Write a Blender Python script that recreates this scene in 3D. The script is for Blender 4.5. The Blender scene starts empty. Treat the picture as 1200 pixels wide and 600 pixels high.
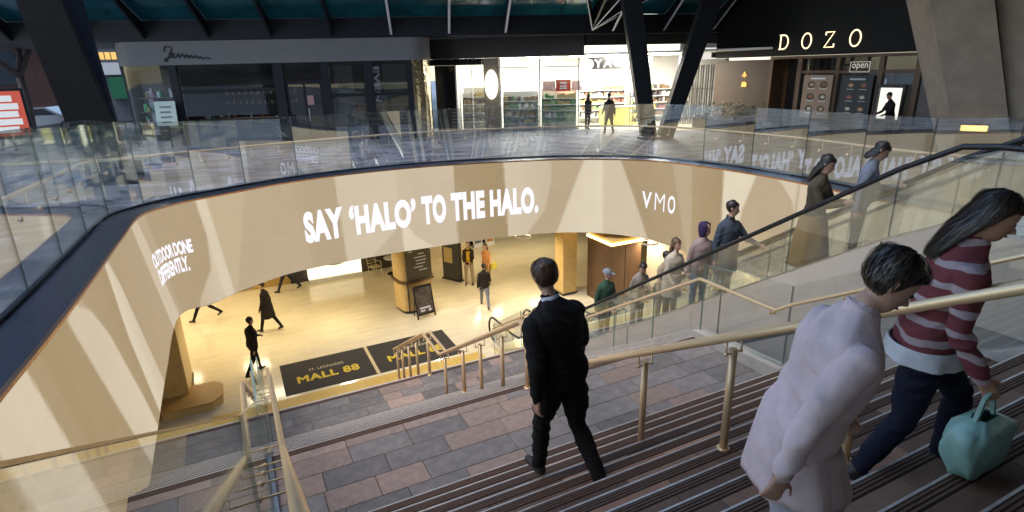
import bpy, bmesh, math, random
import numpy as np
from mathutils import Vector, Matrix, noise
random.seed(7); rng = np.random.RandomState(7)
S = bpy.context.scene
COL = S.collection
R = math.radians
PI = math.pi

# ---------------------------------------------------------------- camera, world, sun, exposure
CAM_Z = 3.0
def _camera():
    pitch, roll, head = R(18.18), R(1.404), R(26.0)
    fw = np.array([0, math.cos(pitch), -math.sin(pitch)]); up0 = np.array([0, math.sin(pitch), math.cos(pitch)]); rt0 = np.array([1.0, 0, 0])
    c, s = math.cos(roll), math.sin(roll)
    up = c*up0 + s*rt0; rt = c*rt0 - s*up0
    c, s = math.cos(head), math.sin(head)
    M = np.array([[c, s, 0], [-s, c, 0], [0, 0, 1]])
    rt, up, fw = M@rt, M@up, M@fw
    cd = bpy.data.cameras.new('camera'); co = bpy.data.objects.new('camera', cd); COL.objects.link(co)
    m = Matrix.Identity(4)
    for i in range(3):
        m[i][0], m[i][1], m[i][2] = rt[i], up[i], -fw[i]
    m[2][3] = CAM_Z
    co.matrix_world = m
    cd.sensor_width = 36; cd.lens = 670/1200*36; cd.clip_start = .05; cd.clip_end = 1500
    S.camera = co
_camera()
SUN_EL, SUN_AZ = R(60), R(255)
EXPO = 1.2
EF = 2**(.6-EXPO)            # lamp and screen levels were balanced at exposure .6
w = bpy.data.worlds.new('World'); S.world = w; w.use_nodes = True
nt = w.node_tree; bg = nt.nodes['Background']
sky = nt.nodes.new('ShaderNodeTexSky'); sky.sky_type = 'NISHITA'; sky.sun_disc = False
sky.sun_elevation = SUN_EL; sky.sun_rotation = SUN_AZ; sky.air_density = 1.2; sky.dust_density = .8; sky.ozone_density = 1.5
nt.links.new(sky.outputs[0], bg.inputs[0]); bg.inputs[1].default_value = 0.15
sd = bpy.data.lights.new('sun', 'SUN'); sd.energy = 1.05; sd.angle = R(30); sd.color = (1, .93, .84)
so = bpy.data.objects.new('sun', sd); COL.objects.link(so)
_sd = Vector((math.sin(SUN_AZ)*math.cos(SUN_EL), math.cos(SUN_AZ)*math.cos(SUN_EL), math.sin(SUN_EL)))
so.rotation_euler = _sd.to_track_quat('Z', 'Y').to_euler(); so.location = _sd*60
S.view_settings.view_transform = 'Standard'; S.view_settings.look = 'None'
S.view_settings.exposure = EXPO; S.view_settings.gamma = 1.0; S.view_settings.use_curve_mapping = False
S.cycles.use_denoising = True
S.cycles.max_bounces = 10; S.cycles.transparent_max_bounces = 24; S.cycles.glossy_bounces = 4; S.cycles.diffuse_bounces = 3
S.cycles.sample_clamp_indirect = 4.0

# ---------------------------------------------------------------- materials
def srgb(r, g, b):
    f = lambda c: (c/255/12.92) if c <= 10 else ((c/255+.055)/1.055)**2.4
    return (f(r), f(g), f(b))
_mats = {}
def mat(name, col=(.5, .5, .5), rough=.6, metal=0.0, var=0.0, vscale=3.0, bump=0.0, bscale=40.0, spec=.5, emit=None, estr=0.0, coat=0.0, dirt=None, aniso=(1, 1, 1), pervar=0.0):
    if name in _mats: return _mats[name]
    m = bpy.data.materials.new(name); m.use_nodes = True; _mats[name] = m
    n, l = m.node_tree.nodes, m.node_tree.links
    b = n['Principled BSDF']
    b.inputs['Base Color'].default_value = (*col, 1); b.inputs['Roughness'].default_value = rough; b.inputs['Metallic'].default_value = metal
    b.inputs['Specular IOR Level'].default_value = spec; b.inputs['Coat Weight'].default_value = coat
    if emit: b.inputs['Emission Color'].default_value = (*emit, 1); b.inputs['Emission Strength'].default_value = estr
    tc = n.new('ShaderNodeTexCoord'); mp = n.new('ShaderNodeMapping'); mp.inputs['Scale'].default_value = aniso
    l.new(tc.outputs['Object'], mp.inputs[0])
    last = None
    if var or pervar:
        nz = n.new('ShaderNodeTexNoise'); nz.inputs['Scale'].default_value = vscale; nz.inputs['Detail'].default_value = 6; nz.inputs['Roughness'].default_value = .65
        l.new(mp.outputs[0], nz.inputs[0])
        mr = n.new('ShaderNodeMapRange'); mr.inputs[1].default_value = .25; mr.inputs[2].default_value = .75; mr.inputs[3].default_value = 1-var; mr.inputs[4].default_value = 1+var
        l.new(nz.outputs[0], mr.inputs[0]); fac = mr.outputs[0]
        if pervar:
            oi = n.new('ShaderNodeObjectInfo'); m2 = n.new('ShaderNodeMapRange'); m2.inputs[3].default_value = 1-pervar; m2.inputs[4].default_value = 1+pervar
            l.new(oi.outputs['Random'], m2.inputs[0]); mm = n.new('ShaderNodeMath'); mm.operation = 'MULTIPLY'
            l.new(fac, mm.inputs[0]); l.new(m2.outputs[0], mm.inputs[1]); fac = mm.outputs[0]
        hs = n.new('ShaderNodeHueSaturation'); hs.inputs['Color'].default_value = (*col, 1); l.new(fac, hs.inputs['Value'])
        last = hs.outputs[0]; l.new(last, b.inputs['Base Color'])
        r2 = n.new('ShaderNodeMapRange'); r2.inputs[3].default_value = max(0.02, rough-.1); r2.inputs[4].default_value = min(1, rough+.1)
        l.new(nz.outputs[0], r2.inputs[0]); l.new(r2.outputs[0], b.inputs['Roughness'])
    if bump:
        nb = n.new('ShaderNodeTexNoise'); nb.inputs['Scale'].default_value = bscale; nb.inputs['Detail'].default_value = 5
        l.new(mp.outputs[0], nb.inputs[0]); bp = n.new('ShaderNodeBump'); bp.inputs['Strength'].default_value = bump; bp.inputs['Distance'].default_value = .02
        l.new(nb.outputs[0], bp.inputs['Height']); l.new(bp.outputs[0], b.inputs['Normal'])
    return m
def glass_mat(name, tint=(.93, .97, .95), base=.06, grime_haze=.02, power=4.0, gain=.9):
    if name in _mats: return _mats[name]
    m = bpy.data.materials.new(name); m.use_nodes = True; _mats[name] = m
    n, l = m.node_tree.nodes, m.node_tree.links
    out = n['Material Output']; n.remove(n['Principled BSDF'])
    tr = n.new('ShaderNodeBsdfTransparent'); tr.inputs[0].default_value = (*tint, 1)
    gl = n.new('ShaderNodeBsdfGlossy'); gl.inputs[0].default_value = (.95, 1, .98, 1); gl.inputs['Roughness'].default_value = .015
    lw = n.new('ShaderNodeLayerWeight'); lw.inputs[0].default_value = .5
    pw = n.new('ShaderNodeMath'); pw.operation = 'POWER'; pw.inputs[1].default_value = power; l.new(lw.outputs['Facing'], pw.inputs[0])
    ma = n.new('ShaderNodeMath'); ma.operation = 'MULTIPLY_ADD'; ma.inputs[1].default_value = gain; ma.inputs[2].default_value = base; ma.use_clamp = True; l.new(pw.outputs[0], ma.inputs[0])
    mx = n.new('ShaderNodeMixShader'); l.new(ma.outputs[0], mx.inputs[0]); l.new(tr.outputs[0], mx.inputs[1]); l.new(gl.outputs[0], mx.inputs[2])
    df = n.new('ShaderNodeBsdfDiffuse'); df.inputs[0].default_value = (.8, .85, .83, 1)
    nz = n.new('ShaderNodeTexNoise'); nz.inputs['Scale'].default_value = 2.5; nz.inputs['Detail'].default_value = 6
    mr = n.new('ShaderNodeMapRange'); mr.inputs[1].default_value = .4; mr.inputs[2].default_value = .8; mr.inputs[3].default_value = grime_haze*.3; mr.inputs[4].default_value = grime_haze*2
    l.new(nz.outputs[0], mr.inputs[0])
    m2 = n.new('ShaderNodeMixShader'); l.new(mr.outputs[0], m2.inputs[0]); l.new(mx.outputs[0], m2.inputs[1]); l.new(df.outputs[0], m2.inputs[2])
    l.new(m2.outputs[0], out.inputs[0])
    return m
def emis(name, col, s):
    if name in _mats: return _mats[name]
    m = bpy.data.materials.new(name); m.use_nodes = True; _mats[name] = m
    n, l = m.node_tree.nodes, m.node_tree.links
    n.remove(n['Principled BSDF']); e = n.new('ShaderNodeEmission'); e.inputs[0].default_value = (*col, 1); e.inputs[1].default_value = s*EF
    l.new(e.outputs[0], n['Material Output'].inputs[0]); return m

GREY = mat('stone grey', (.215, .186, .165), .5, var=.35, vscale=7, bump=.12, bscale=60, pervar=.22)
PINK = mat('stone pink', (.36, .255, .20), .5, var=.28, vscale=11, bump=.12, bscale=60, pervar=.2)
BROWN = mat('stone brown', (.28, .20, .152), .5, var=.3, vscale=11, bump=.12, bscale=60, pervar=.2)
KERB = mat('pale stone kerb', (.42, .38, .33), .5, var=.15, vscale=6, bump=.1)
JOINT = mat('mortar bed', (.15, .135, .12), .9, var=.3, vscale=20)
GRIP = mat('dark grip strip', (.06, .032, .02), .85, var=.3, vscale=30)
NOSE = mat('worn steel nosing edge', (.75, .66, .56), .4, metal=.4, var=.25, vscale=12)
BRASS = mat('champagne brass', (.88, .64, .37), .36, metal=.5, var=.05, vscale=3)
STEEL = mat('brushed steel', (.55, .54, .52), .3, metal=1, var=.1, vscale=10)
BLACK = mat('black rubber', (.012, .012, .013), .4)
BLACKM = mat('black painted steel', (.009, .010, .012), .5, var=.35, vscale=4, bump=.05, spec=.3)
DARKM = mat('dark bronze metal', (.035, .03, .027), .45, var=.25, vscale=5)
GLASS = glass_mat('clear glass', (.975, .985, .98), .075, .02)
GLASSR = glass_mat('balustrade glass', (.95, .97, .98), .19, .012)
GLASSD = glass_mat('divider glass', (.97, .98, .975), .05, .02, 7.0, .55)
GLASSE = glass_mat('escalator glass', (.975, .985, .98), .13, .05)  # extra whitish film put in for bright sky reflections on the escalator
GEDGE = mat('green glass edge', (.25, .38, .34), .15, spec=.8)
SHOPG = glass_mat('shop glass', (.96, .97, .96), .04, .01)
DARKG = glass_mat('tinted shop glass', (.58, .6, .62), .06, .01)
WOOD = mat('warm brown timber', (.10, .05, .023), .45, var=.35, vscale=3, aniso=(1, 1, .12), bump=.1)
CREAM = mat('cream wall paint', (.62, .52, .38), .6, var=.06, vscale=1.5)
GOLD = mat('golden stone cladding', (.62, .42, .16), .35, var=.15, vscale=4)
WHITE = mat('white paint', (.75, .74, .72), .5, var=.05)
CONC = mat('raw concrete', (.34, .265, .20), .75, var=.22, vscale=1.6, bump=.25, bscale=18)

# ---------------------------------------------------------------- mesh helpers
class MB:
    def __init__(s): s.v = []; s.f = []; s.m = []
    def add(s, vs, fs, mi=0):
        o = len(s.v); s.v += [tuple(p) for p in vs]; s.f += [[i+o for i in f] for f in fs]; s.m += [mi]*len(fs); return s
    def box(s, x0, y0, z0, x1, y1, z1, mi=0):
        v = [(x0, y0, z0), (x1, y0, z0), (x1, y1, z0), (x0, y1, z0), (x0, y0, z1), (x1, y0, z1), (x1, y1, z1), (x0, y1, z1)]
        return s.add(v, [(0, 3, 2, 1), (4, 5, 6, 7), (0, 1, 5, 4), (1, 2, 6, 5), (2, 3, 7, 6), (3, 0, 4, 7)], mi)
    def bbox(s, x0, y0, z0, x1, y1, z1, b=.005, mi=0):     # chamfered top edges
        v = [(x0, y0, z0), (x1, y0, z0), (x1, y1, z0), (x0, y1, z0), (x0, y0, z1-b), (x1, y0, z1-b), (x1, y1, z1-b), (x0, y1, z1-b), (x0+b, y0+b, z1), (x1-b, y0+b, z1), (x1-b, y1-b, z1), (x0+b, y1-b, z1)]
        f = [(0, 3, 2, 1), (8, 9, 10, 11)]
        for i in range(4):
            j = (i+1) % 4; f += [(i, j, j+4, i+4), (i+4, j+4, j+8, i+8)]
        return s.add(v, f, mi)
    def hexa(s, p, mi=0):                                  # 8 points, bottom ring then top ring
        return s.add(p, [(0, 3, 2, 1), (4, 5, 6, 7), (0, 1, 5, 4), (1, 2, 6, 5), (2, 3, 7, 6), (3, 0, 4, 7)], mi)
    def prism(s, poly, a0, a1, axis='x', mi=0):            # poly in the two other axes
        n = len(poly)
        def P(a, p): return {'x': (a, p[0], p[1]), 'y': (p[0], a, p[1]), 'z': (p[0], p[1], a)}[axis]
        v = [P(a0, p) for p in poly] + [P(a1, p) for p in poly]
        return s.add(v, [list(range(n))[::-1], list(range(n, 2*n))] + [(i, (i+1) % n, n+(i+1) % n, n+i) for i in range(n)], mi)
    def tube(s, pts, r, seg=10, mi=0, cap=True, closed=False):
        P = [Vector(p) for p in pts]; n = len(P); rr = r if isinstance(r, (list, tuple)) else [r]*n
        T = []
        for i in range(n):
            if closed: d = (P[(i+1) % n]-P[i]).normalized()+(P[i]-P[i-1]).normalized()
            elif i == 0: d = P[1]-P[0]
            elif i == n-1: d = P[-1]-P[-2]
            else: d = (P[i+1]-P[i]).normalized()+(P[i]-P[i-1]).normalized()
            T.append(d.normalized() if d.length > 1e-9 else Vector((0, 0, 1)))
        u = T[0].orthogonal().normalized(); vs = []; fs = []
        for i in range(n):
            u = (u-T[i]*u.dot(T[i]))
            u = u.normalized() if u.length > 1e-6 else T[i].orthogonal().normalized()
            b = T[i].cross(u)
            k = 1.0
            if 0 < i < n-1:
                c = (P[i+1]-P[i]).normalized().dot((P[i]-P[i-1]).normalized()); k = min(1.6, 1/max(.4, math.sqrt(max(0, (1+c)/2))))
            for j in range(seg):
                a = 2*PI*j/seg; vs.append(P[i]+(u*math.cos(a)+b*math.sin(a))*rr[i]*(k if False else 1))
        for i in range(n-1 if not closed else n):
            i2 = (i+1) % n
            for j in range(seg):
                j2 = (j+1) % seg; fs.append((i*seg+j, i*seg+j2, i2*seg+j2, i2*seg+j))
        if cap and not closed: fs += [list(range(seg))[::-1], list(range((n-1)*seg, n*seg))]
        return s.add(vs, fs, mi)
    def lathe(s, prof, seg=16, c=(0, 0, 0), mi=0, cap=True, sx=1, sy=1):
        vs = []; fs = []
        for (r, z) in prof:
            for j in range(seg):
                a = 2*PI*j/seg; vs.append((c[0]+r*math.cos(a)*sx, c[1]+r*math.sin(a)*sy, c[2]+z))
        for i in range(len(prof)-1):
            for j in range(seg):
                j2 = (j+1) % seg; fs.append((i*seg+j, i*seg+j2, (i+1)*seg+j2, (i+1)*seg+j))
        if cap: fs += [list(range(seg))[::-1], list(range((len(prof)-1)*seg, len(prof)*seg))]
        return s.add(vs, fs, mi)
    def ball(s, c, r, seg=12, rings=8, mi=0):
        rx, ry, rz = r if isinstance(r, (tuple, list)) else (r, r, r)
        vs = []; fs = []
        for i in range(1, rings):
            t = PI*i/rings
            for j in range(seg):
                a = 2*PI*j/seg; vs.append((c[0]+rx*math.sin(t)*math.cos(a), c[1]+ry*math.sin(t)*math.sin(a), c[2]-rz*math.cos(t)))
        nb = len(vs); vs += [(c[0], c[1], c[2]-rz), (c[0], c[1], c[2]+rz)]
        for i in range(rings-2):
            for j in range(seg):
                j2 = (j+1) % seg; fs.append((i*seg+j, i*seg+j2, (i+1)*seg+j2, (i+1)*seg+j))
        for j in range(seg):
            j2 = (j+1) % seg; fs += [(nb, j2, j), (nb+1, (rings-2)*seg+j, (rings-2)*seg+j2)]
        return s.add(vs, fs, mi)
    def xf(s, fn): s.v = [tuple(fn(p)) for p in s.v]; return s
    def mesh(s, name, mats, smooth=False):
        me = bpy.data.meshes.new(name); me.from_pydata(s.v, [], s.f)
        for m in (mats if isinstance(mats, (list, tuple)) else [mats]): me.materials.append(m)
        if any(s.m): me.polygons.foreach_set('material_index', s.m)
        if smooth: me.polygons.foreach_set('use_smooth', [len(f) < 5 or smooth == 2 for f in s.f])
        me.update(); return me
    def build(s, name, mats, parent=None, smooth=False, **tags):
        return link(name, s.mesh(name, mats, smooth), parent, **tags)
def link(name, me, parent=None, loc=None, rot=None, **tags):
    o = bpy.data.objects.new(name, me); COL.objects.link(o); o.parent = parent
    if loc is not None: o.location = loc
    if rot is not None: o.rotation_euler = rot
    return tag(o, **tags)
def tag(o, label=None, cat=None, group=None, kind=None):
    if label: o['label'] = label
    if cat: o['category'] = cat
    if group: o['group'] = group
    if kind: o['kind'] = kind
    return o
def thing(name, label, cat, loc=(0, 0, 0), rz=0.0, group=None, kind=None):
    o = bpy.data.objects.new(name, None); COL.objects.link(o); o.location = loc; o.rotation_euler = (0, 0, rz); o.empty_display_size = .1
    return tag(o, label, cat, group, kind)
def copy_tree(o, parent=None):
    c = o.copy(); COL.objects.link(c); c.parent = parent
    for ch in [x for x in bpy.data.objects if x.parent == o]: copy_tree(ch, c)
    return c
def text_mesh(txt, size=1.0, sx=1.0, bold=0.0, space=1.0, extrude=.004, align='LEFT', shear=0.0):
    cu = bpy.data.curves.new('lettering', 'FONT'); cu.body = txt; cu.size = size; cu.offset = bold; cu.space_character = space; cu.extrude = extrude; cu.align_x = align; cu.shear = shear
    cu.resolution_u = 4
    o = bpy.data.objects.new('lettering', cu); COL.objects.link(o)
    dg = bpy.context.evaluated_depsgraph_get(); me = bpy.data.meshes.new_from_object(o.evaluated_get(dg))
    bpy.data.objects.remove(o); bpy.data.curves.remove(cu)
    v = np.empty(len(me.vertices)*3); me.vertices.foreach_get('co', v); v = v.reshape(-1, 3); v[:, 0] *= sx
    me.vertices.foreach_set('co', v.ravel()); me.update(); me.materials.clear()
    return me, v
def set_v(me, v): me.vertices.foreach_set('co', np.asarray(v, dtype=float).ravel()); me.update()
def put_text(name, txt, width, m, parent, origin, xdir, ydir, size=None, sx=.8, bold=.01, extrude=.003, space=1.0, align='L', **tags):
    me, v = text_mesh(txt, 1.0, sx, bold, space, 0.0)
    w0 = v[:, 0].max()-v[:, 0].min(); h0 = max(1e-6, v[:, 1].max()-v[:, 1].min())
    kx = width/w0; ky = (size/h0) if size else kx
    X, Y = Vector(xdir).normalized(), Vector(ydir).normalized(); Z = X.cross(Y)
    x = (v[:, 0]-v[:, 0].min())*kx; y = (v[:, 1]-v[:, 1].min())*ky
    if align == 'C': x -= width/2
    o = np.array(origin)
    P = o+np.outer(x, np.array(X))+np.outer(y, np.array(Y))+np.array(Z)*extrude
    set_v(me, P); me.materials.append(m)
    return link(name, me, parent, **tags)
def area(name, loc, size, power, col, parent=None, rot=(0, 0, 0)):
    l = bpy.data.lights.new(name, 'AREA'); l.shape = 'RECTANGLE'; l.size, l.size_y = size; l.energy = power*EF; l.color = col
    o = bpy.data.objects.new(name, l); COL.objects.link(o); o.location = loc; o.rotation_euler = rot; o.parent = parent; return o
# ---------------------------------------------------------------- the opening in the plaza: one closed curve (x, y, top z, bottom z)
RC = [(-1.78,-4.0,1.30,-1.75),(-1.76,-1.0,1.18,-1.75),(-1.74,2.0,1.03,-1.75),(-1.7,4.76,.893,-1.75),(-1.7,6.08,.80,-1.75),(-1.7,8.13,.70,-1.72),(-1.7,10.4,.61,-1.7),(-1.65,12.5,.537,-1.7),(-1.42,13.83,.39,-1.95),(-1.03,14.72,.3,-2.25),(-.1,15.9,.18,-2.4),(1.22,17.15,.075,-2.58),(3.01,17.96,.015,-2.76),(5.78,18.09,0,-2.78),(8.59,17.44,0,-2.64),(9.97,16.93,0,-2.6),(11.2,16.18,0,-2.6),(12.41,14.98,0,-2.7),(13.02,12.92,0,-2.9),(13.22,10.9,0,-2.95),(13.12,9.26,0,-2.95),(12.98,8.27,0,-2.95),(12.7,6.5,.06,-2.95),(12.3,4.5,.3,-2.95),(11.9,2.5,.7,-2.95),(11.6,.5,1.1,-2.95),(11.4,-1.5,1.3,-2.95)]
def ring(step=.06):
    P = np.array(RC); out = []
    for i in range(len(P)-1):
        p0 = P[max(i-1, 0)]; p1 = P[i]; p2 = P[i+1]; p3 = P[min(i+2, len(P)-1)]
        L = np.hypot(*(p2-p1)[:2]); La = np.hypot(*(p1-p0)[:2]) if i > 0 else L; Lb = np.hypot(*(p3-p2)[:2]) if i < len(P)-2 else L
        t1 = ((p1-p0)/La*L+(p2-p1))/2 if i > 0 else p2-p1
        t2 = ((p2-p1)+(p3-p2)/Lb*L)/2 if i < len(P)-2 else p2-p1
        m = max(2, int(L/step*1.5))
        for k in range(m):
            t = k/m; h = (2*t**3-3*t**2+1, t**3-2*t**2+t, -2*t**3+3*t**2, t**3-t**2)
            out.append(h[0]*p1+h[1]*t1+h[2]*p2+h[3]*t2)
    out.append(P[-1]); Q = np.array(out)
    s = np.concatenate([[0], np.cumsum(np.hypot(*np.diff(Q[:, :2], axis=0).T))]); ss = np.arange(0, s[-1], step)
    Rr = np.stack([np.interp(ss, s, Q[:, k]) for k in range(4)], 1)
    T = np.gradient(Rr[:, :2], axis=0); T /= np.linalg.norm(T, axis=1)[:, None]
    N = np.stack([-T[:, 1], T[:, 0]], 1)
    lean = np.interp(ss, [0, 16, 20, 100], [.2, .2, 0, 0])
    return ss, Rr, T, N, lean
RS, RP, RT, RN, RL = ring()
def rp(s, v, off=0.0):                                   # point on the screen at arc length s, height fraction v (0 top)
    i = lambda a: np.interp(s, RS, a)
    x, y, zt, zb = (i(RP[:, k]) for k in range(4)); nx, ny = i(RN[:, 0]), i(RN[:, 1]); d = off-i(RL)*v
    return np.stack([x+nx*d, y+ny*d, zt+(zb-zt)*v], -1)
STREET = 1.358
FLOOR = -5.35
# ---- LED screen with its pattern as what is shown on it
def led_material():
    m = bpy.data.materials.new('LED screen'); m.use_nodes = True; n, l = m.node_tree.nodes, m.node_tree.links
    n.remove(n['Principled BSDF'])
    at = n.new('ShaderNodeAttribute'); at.attribute_name = 'screen'
    uv = n.new('ShaderNodeUVMap'); uv.uv_map = 'UVMap'
    br = n.new('ShaderNodeTexBrick'); br.offset = 0; br.inputs['Scale'].default_value = 1; br.inputs['Brick Width'].default_value = .48; br.inputs['Row Height'].default_value = .48; br.inputs['Mortar Size'].default_value = .006
    br.inputs['Color1'].default_value = (1, 1, 1, 1); br.inputs['Color2'].default_value = (.965, .97, .975, 1); br.inputs['Mortar'].default_value = (.93, .93, .93, 1)
    l.new(uv.outputs[0], br.inputs[0])
    mx = n.new('ShaderNodeMix'); mx.data_type = 'RGBA'; mx.blend_type = 'MULTIPLY'; mx.inputs[0].default_value = 1
    l.new(at.outputs['Color'], mx.inputs[6]); l.new(br.outputs['Color'], mx.inputs[7])
    e = n.new('ShaderNodeEmission'); l.new(mx.outputs[2], e.inputs[0]); e.inputs[1].default_value = 1.0
    gl = n.new('ShaderNodeBsdfGlossy'); gl.inputs[0].default_value = (.03, .03, .03, 1); gl.inputs['Roughness'].default_value = .35
    ad = n.new('ShaderNodeAddShader'); l.new(e.outputs[0], ad.inputs[0]); l.new(gl.outputs[0], ad.inputs[1])
    l.new(ad.outputs[0], n['Material Output'].inputs[0]); return m
LED = led_material()
def led_colours(s, v):
    base = np.array(srgb(192, 172, 142)); lt = np.array(srgb(220, 204, 178)); dk = np.array(srgb(171, 149, 113)); vl = np.array(srgb(234, 221, 195)); md = np.array(srgb(204, 185, 152))
    out = np.tile(base, (len(s), 1))
    def poly(pts, c, a=1.0, grad=None):
        P = np.array(pts, float); ins = np.zeros(len(s), bool); j = len(P)-1
        for i in range(len(P)):
            xi, yi = P[i]; xj, yj = P[j]
            cnd = ((yi > v) != (yj > v)) & (s < (xj-xi)*(v-yi)/((yj-yi) if yj != yi else 1e-9)+xi); ins ^= cnd; j = i
        k = np.full(len(s), a)
        if grad: k = a*np.clip(np.interp(s, [grad[0], grad[1]], [grad[2], grad[3]]), 0, 1)
        out[ins] = out[ins]*(1-k[ins, None])+c*k[ins, None]
    def arch(s0, s1, v0, v1, c, a=1.0, grad=None):        # rounded lobe hanging from v0 to v1
        t = np.linspace(0, PI, 25); poly([(s0, v0)]+[((s0+s1)/2-(s1-s0)/2*math.cos(x), v0+(v1-v0)*math.sin(x)**.7) for x in t]+[(s1, v0)], c, a, grad)
    T0, B0 = -.1, 1.1
    # left wall, running back past the camera
    for k in range(-1, 6):
        o = k*1.75
        poly([(o, T0), (o+.9, T0), (o+1.5, B0), (o+.6, B0)], lt, .8); poly([(o+.9, T0), (o+1.3, T0), (o+1.7, B0), (o+1.5, B0)], dk, .8)
    poly([(9.25, T0), (10.6, T0), (11.7, B0), (10.0, B0)], dk, .9); poly([(8.3, T0), (9.25, T0), (10.0, B0), (9.0, B0)], lt, .9)
    poly([(10.65, .02), (11.05, 0), (11.54, .1), (11.91, .29), (12.38, .78), (12.6, B0), (11.7, B0)], lt, 1, (10.6, 12.6, .75, 1))
    poly([(11.05, T0), (12.9, T0), (12.72, .43), (12.9, B0), (12.6, B0), (12.38, .78), (11.91, .29), (11.54, .1)], dk, .85, (11.0, 12.9, .6, 1))
    poly([(12.9, T0), (13.33, .19), (13.94, B0), (12.95, B0), (12.72, .43)], vl, .8, (12.8, 14, 1, .4))
    poly([(13.1, T0), (15.42, T0), (16.14, B0), (13.94, B0), (13.33, .19)], dk, .55, (13, 16, .9, .5))
    poly([(15.42, T0), (16.0, T0), (17.1, B0), (16.14, B0)], lt, .75); poly([(16.0, T0), (16.73, T0), (17.25, B0), (17.1, B0)], base, .8)
    poly([(16.73, T0), (19.1, T0), (19.29, .35), (19.19, .67), (18.54, .92), (18.2, B0), (17.25, B0)], dk, .55, (16.7, 19.3, .7, 1))
    poly([(19.1, T0), (19.45, T0), (19.9, B0), (19.55, B0), (19.29, .35)], vl, .7); poly([(19.29, .35), (19.55, B0), (18.2, B0), (18.54, .92), (19.19, .67)], lt, .8, (18.2, 19.5, .4, 1))
    poly([(19.45, T0), (20.9, T0), (19.9, B0)], md, .7); poly([(20.9, T0), (22.4, T0), (22.9, B0), (19.9, B0)], base, .6); poly([(22.4, T0), (23.88, T0), (24.0, B0), (22.9, B0)], dk, .45, (22.4, 24, .3, 1))
    # far wall
    poly([(23.88, T0), (25.87, T0), (25.95, B0), (24.0, B0)], lt, .75); arch(22.6, 25.87, T0, 1.25, lt, .35, (23, 26, 0, 1))
    poly([(25.95, .5), (25.71, .72), (24.9, .98), (24.7, B0), (25.95, B0)], dk, .35)
    poly([(25.87, T0), (27.8, T0), (27.85, B0), (25.95, B0)], lt, .6); poly([(25.9, .3), (25.96, .58), (26.34, .82), (26.93, .98), (27.2, B0), (25.95, B0)], vl, .7)
    poly([(27.8, T0), (29.5, T0), (29.63, B0), (27.85, B0)], dk, 1, (27.8, 29.5, .75, 1))
    poly([(29.5, T0), (31.13, T0), (31.17, .26), (30.95, .67), (30.3, .98), (30.1, B0), (29.63, B0)], lt, .9, (29.5, 31.2, 1, .6))
    poly([(31.13, T0), (32.4, T0), (31.3, B0), (30.1, B0), (30.3, .98), (30.95, .67), (31.17, .26)], base, .9, (30, 32.4, 1, .4))
    poly([(32.38, T0), (32.91, T0), (32.98, B0), (31.25, B0)], vl, .9, (31.3, 33, .75, 1)); poly([(32.91, T0), (33.4, T0), (34.65, B0), (32.98, B0)], lt, .8)
    poly([(33.4, T0), (35.2, T0), (36.1, B0), (34.65, B0)], dk, .8, (33.4, 36, 1, .7)); poly([(35.2, T0), (35.98, T0), (36.25, B0), (36.1, B0)], base, 1)
    poly([(35.98, T0), (37.12, T0), (37.3, B0), (36.25, B0)], dk, 1, (36, 37.2, .7, 1)); poly([(37.12, T0), (38.35, T0), (37.9, .36), (37.6, B0), (37.3, B0)], vl, .9)
    poly([(38.35, T0), (39.1, .04), (39.5, .18), (39.62, .32), (39.7, B0), (37.6, B0), (37.9, .36)], base, .6); poly([(38.3, T0), (39.6, T0), (39.62, .3), (39.5, .18), (39.1, .04)], lt, .9)
    for k in range(6):
        o = 39.7+k*2.1
        poly([(o, T0), (o+.8, T0), (o+1.3, B0), (o, B0)], lt, .9); poly([(o+.8, T0), (o+1.5, T0), (o+2.1, B0), (o+1.3, B0)], dk, .7); arch(o+.9, o+2.1, T0, .7, vl, .5)
    return out
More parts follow.
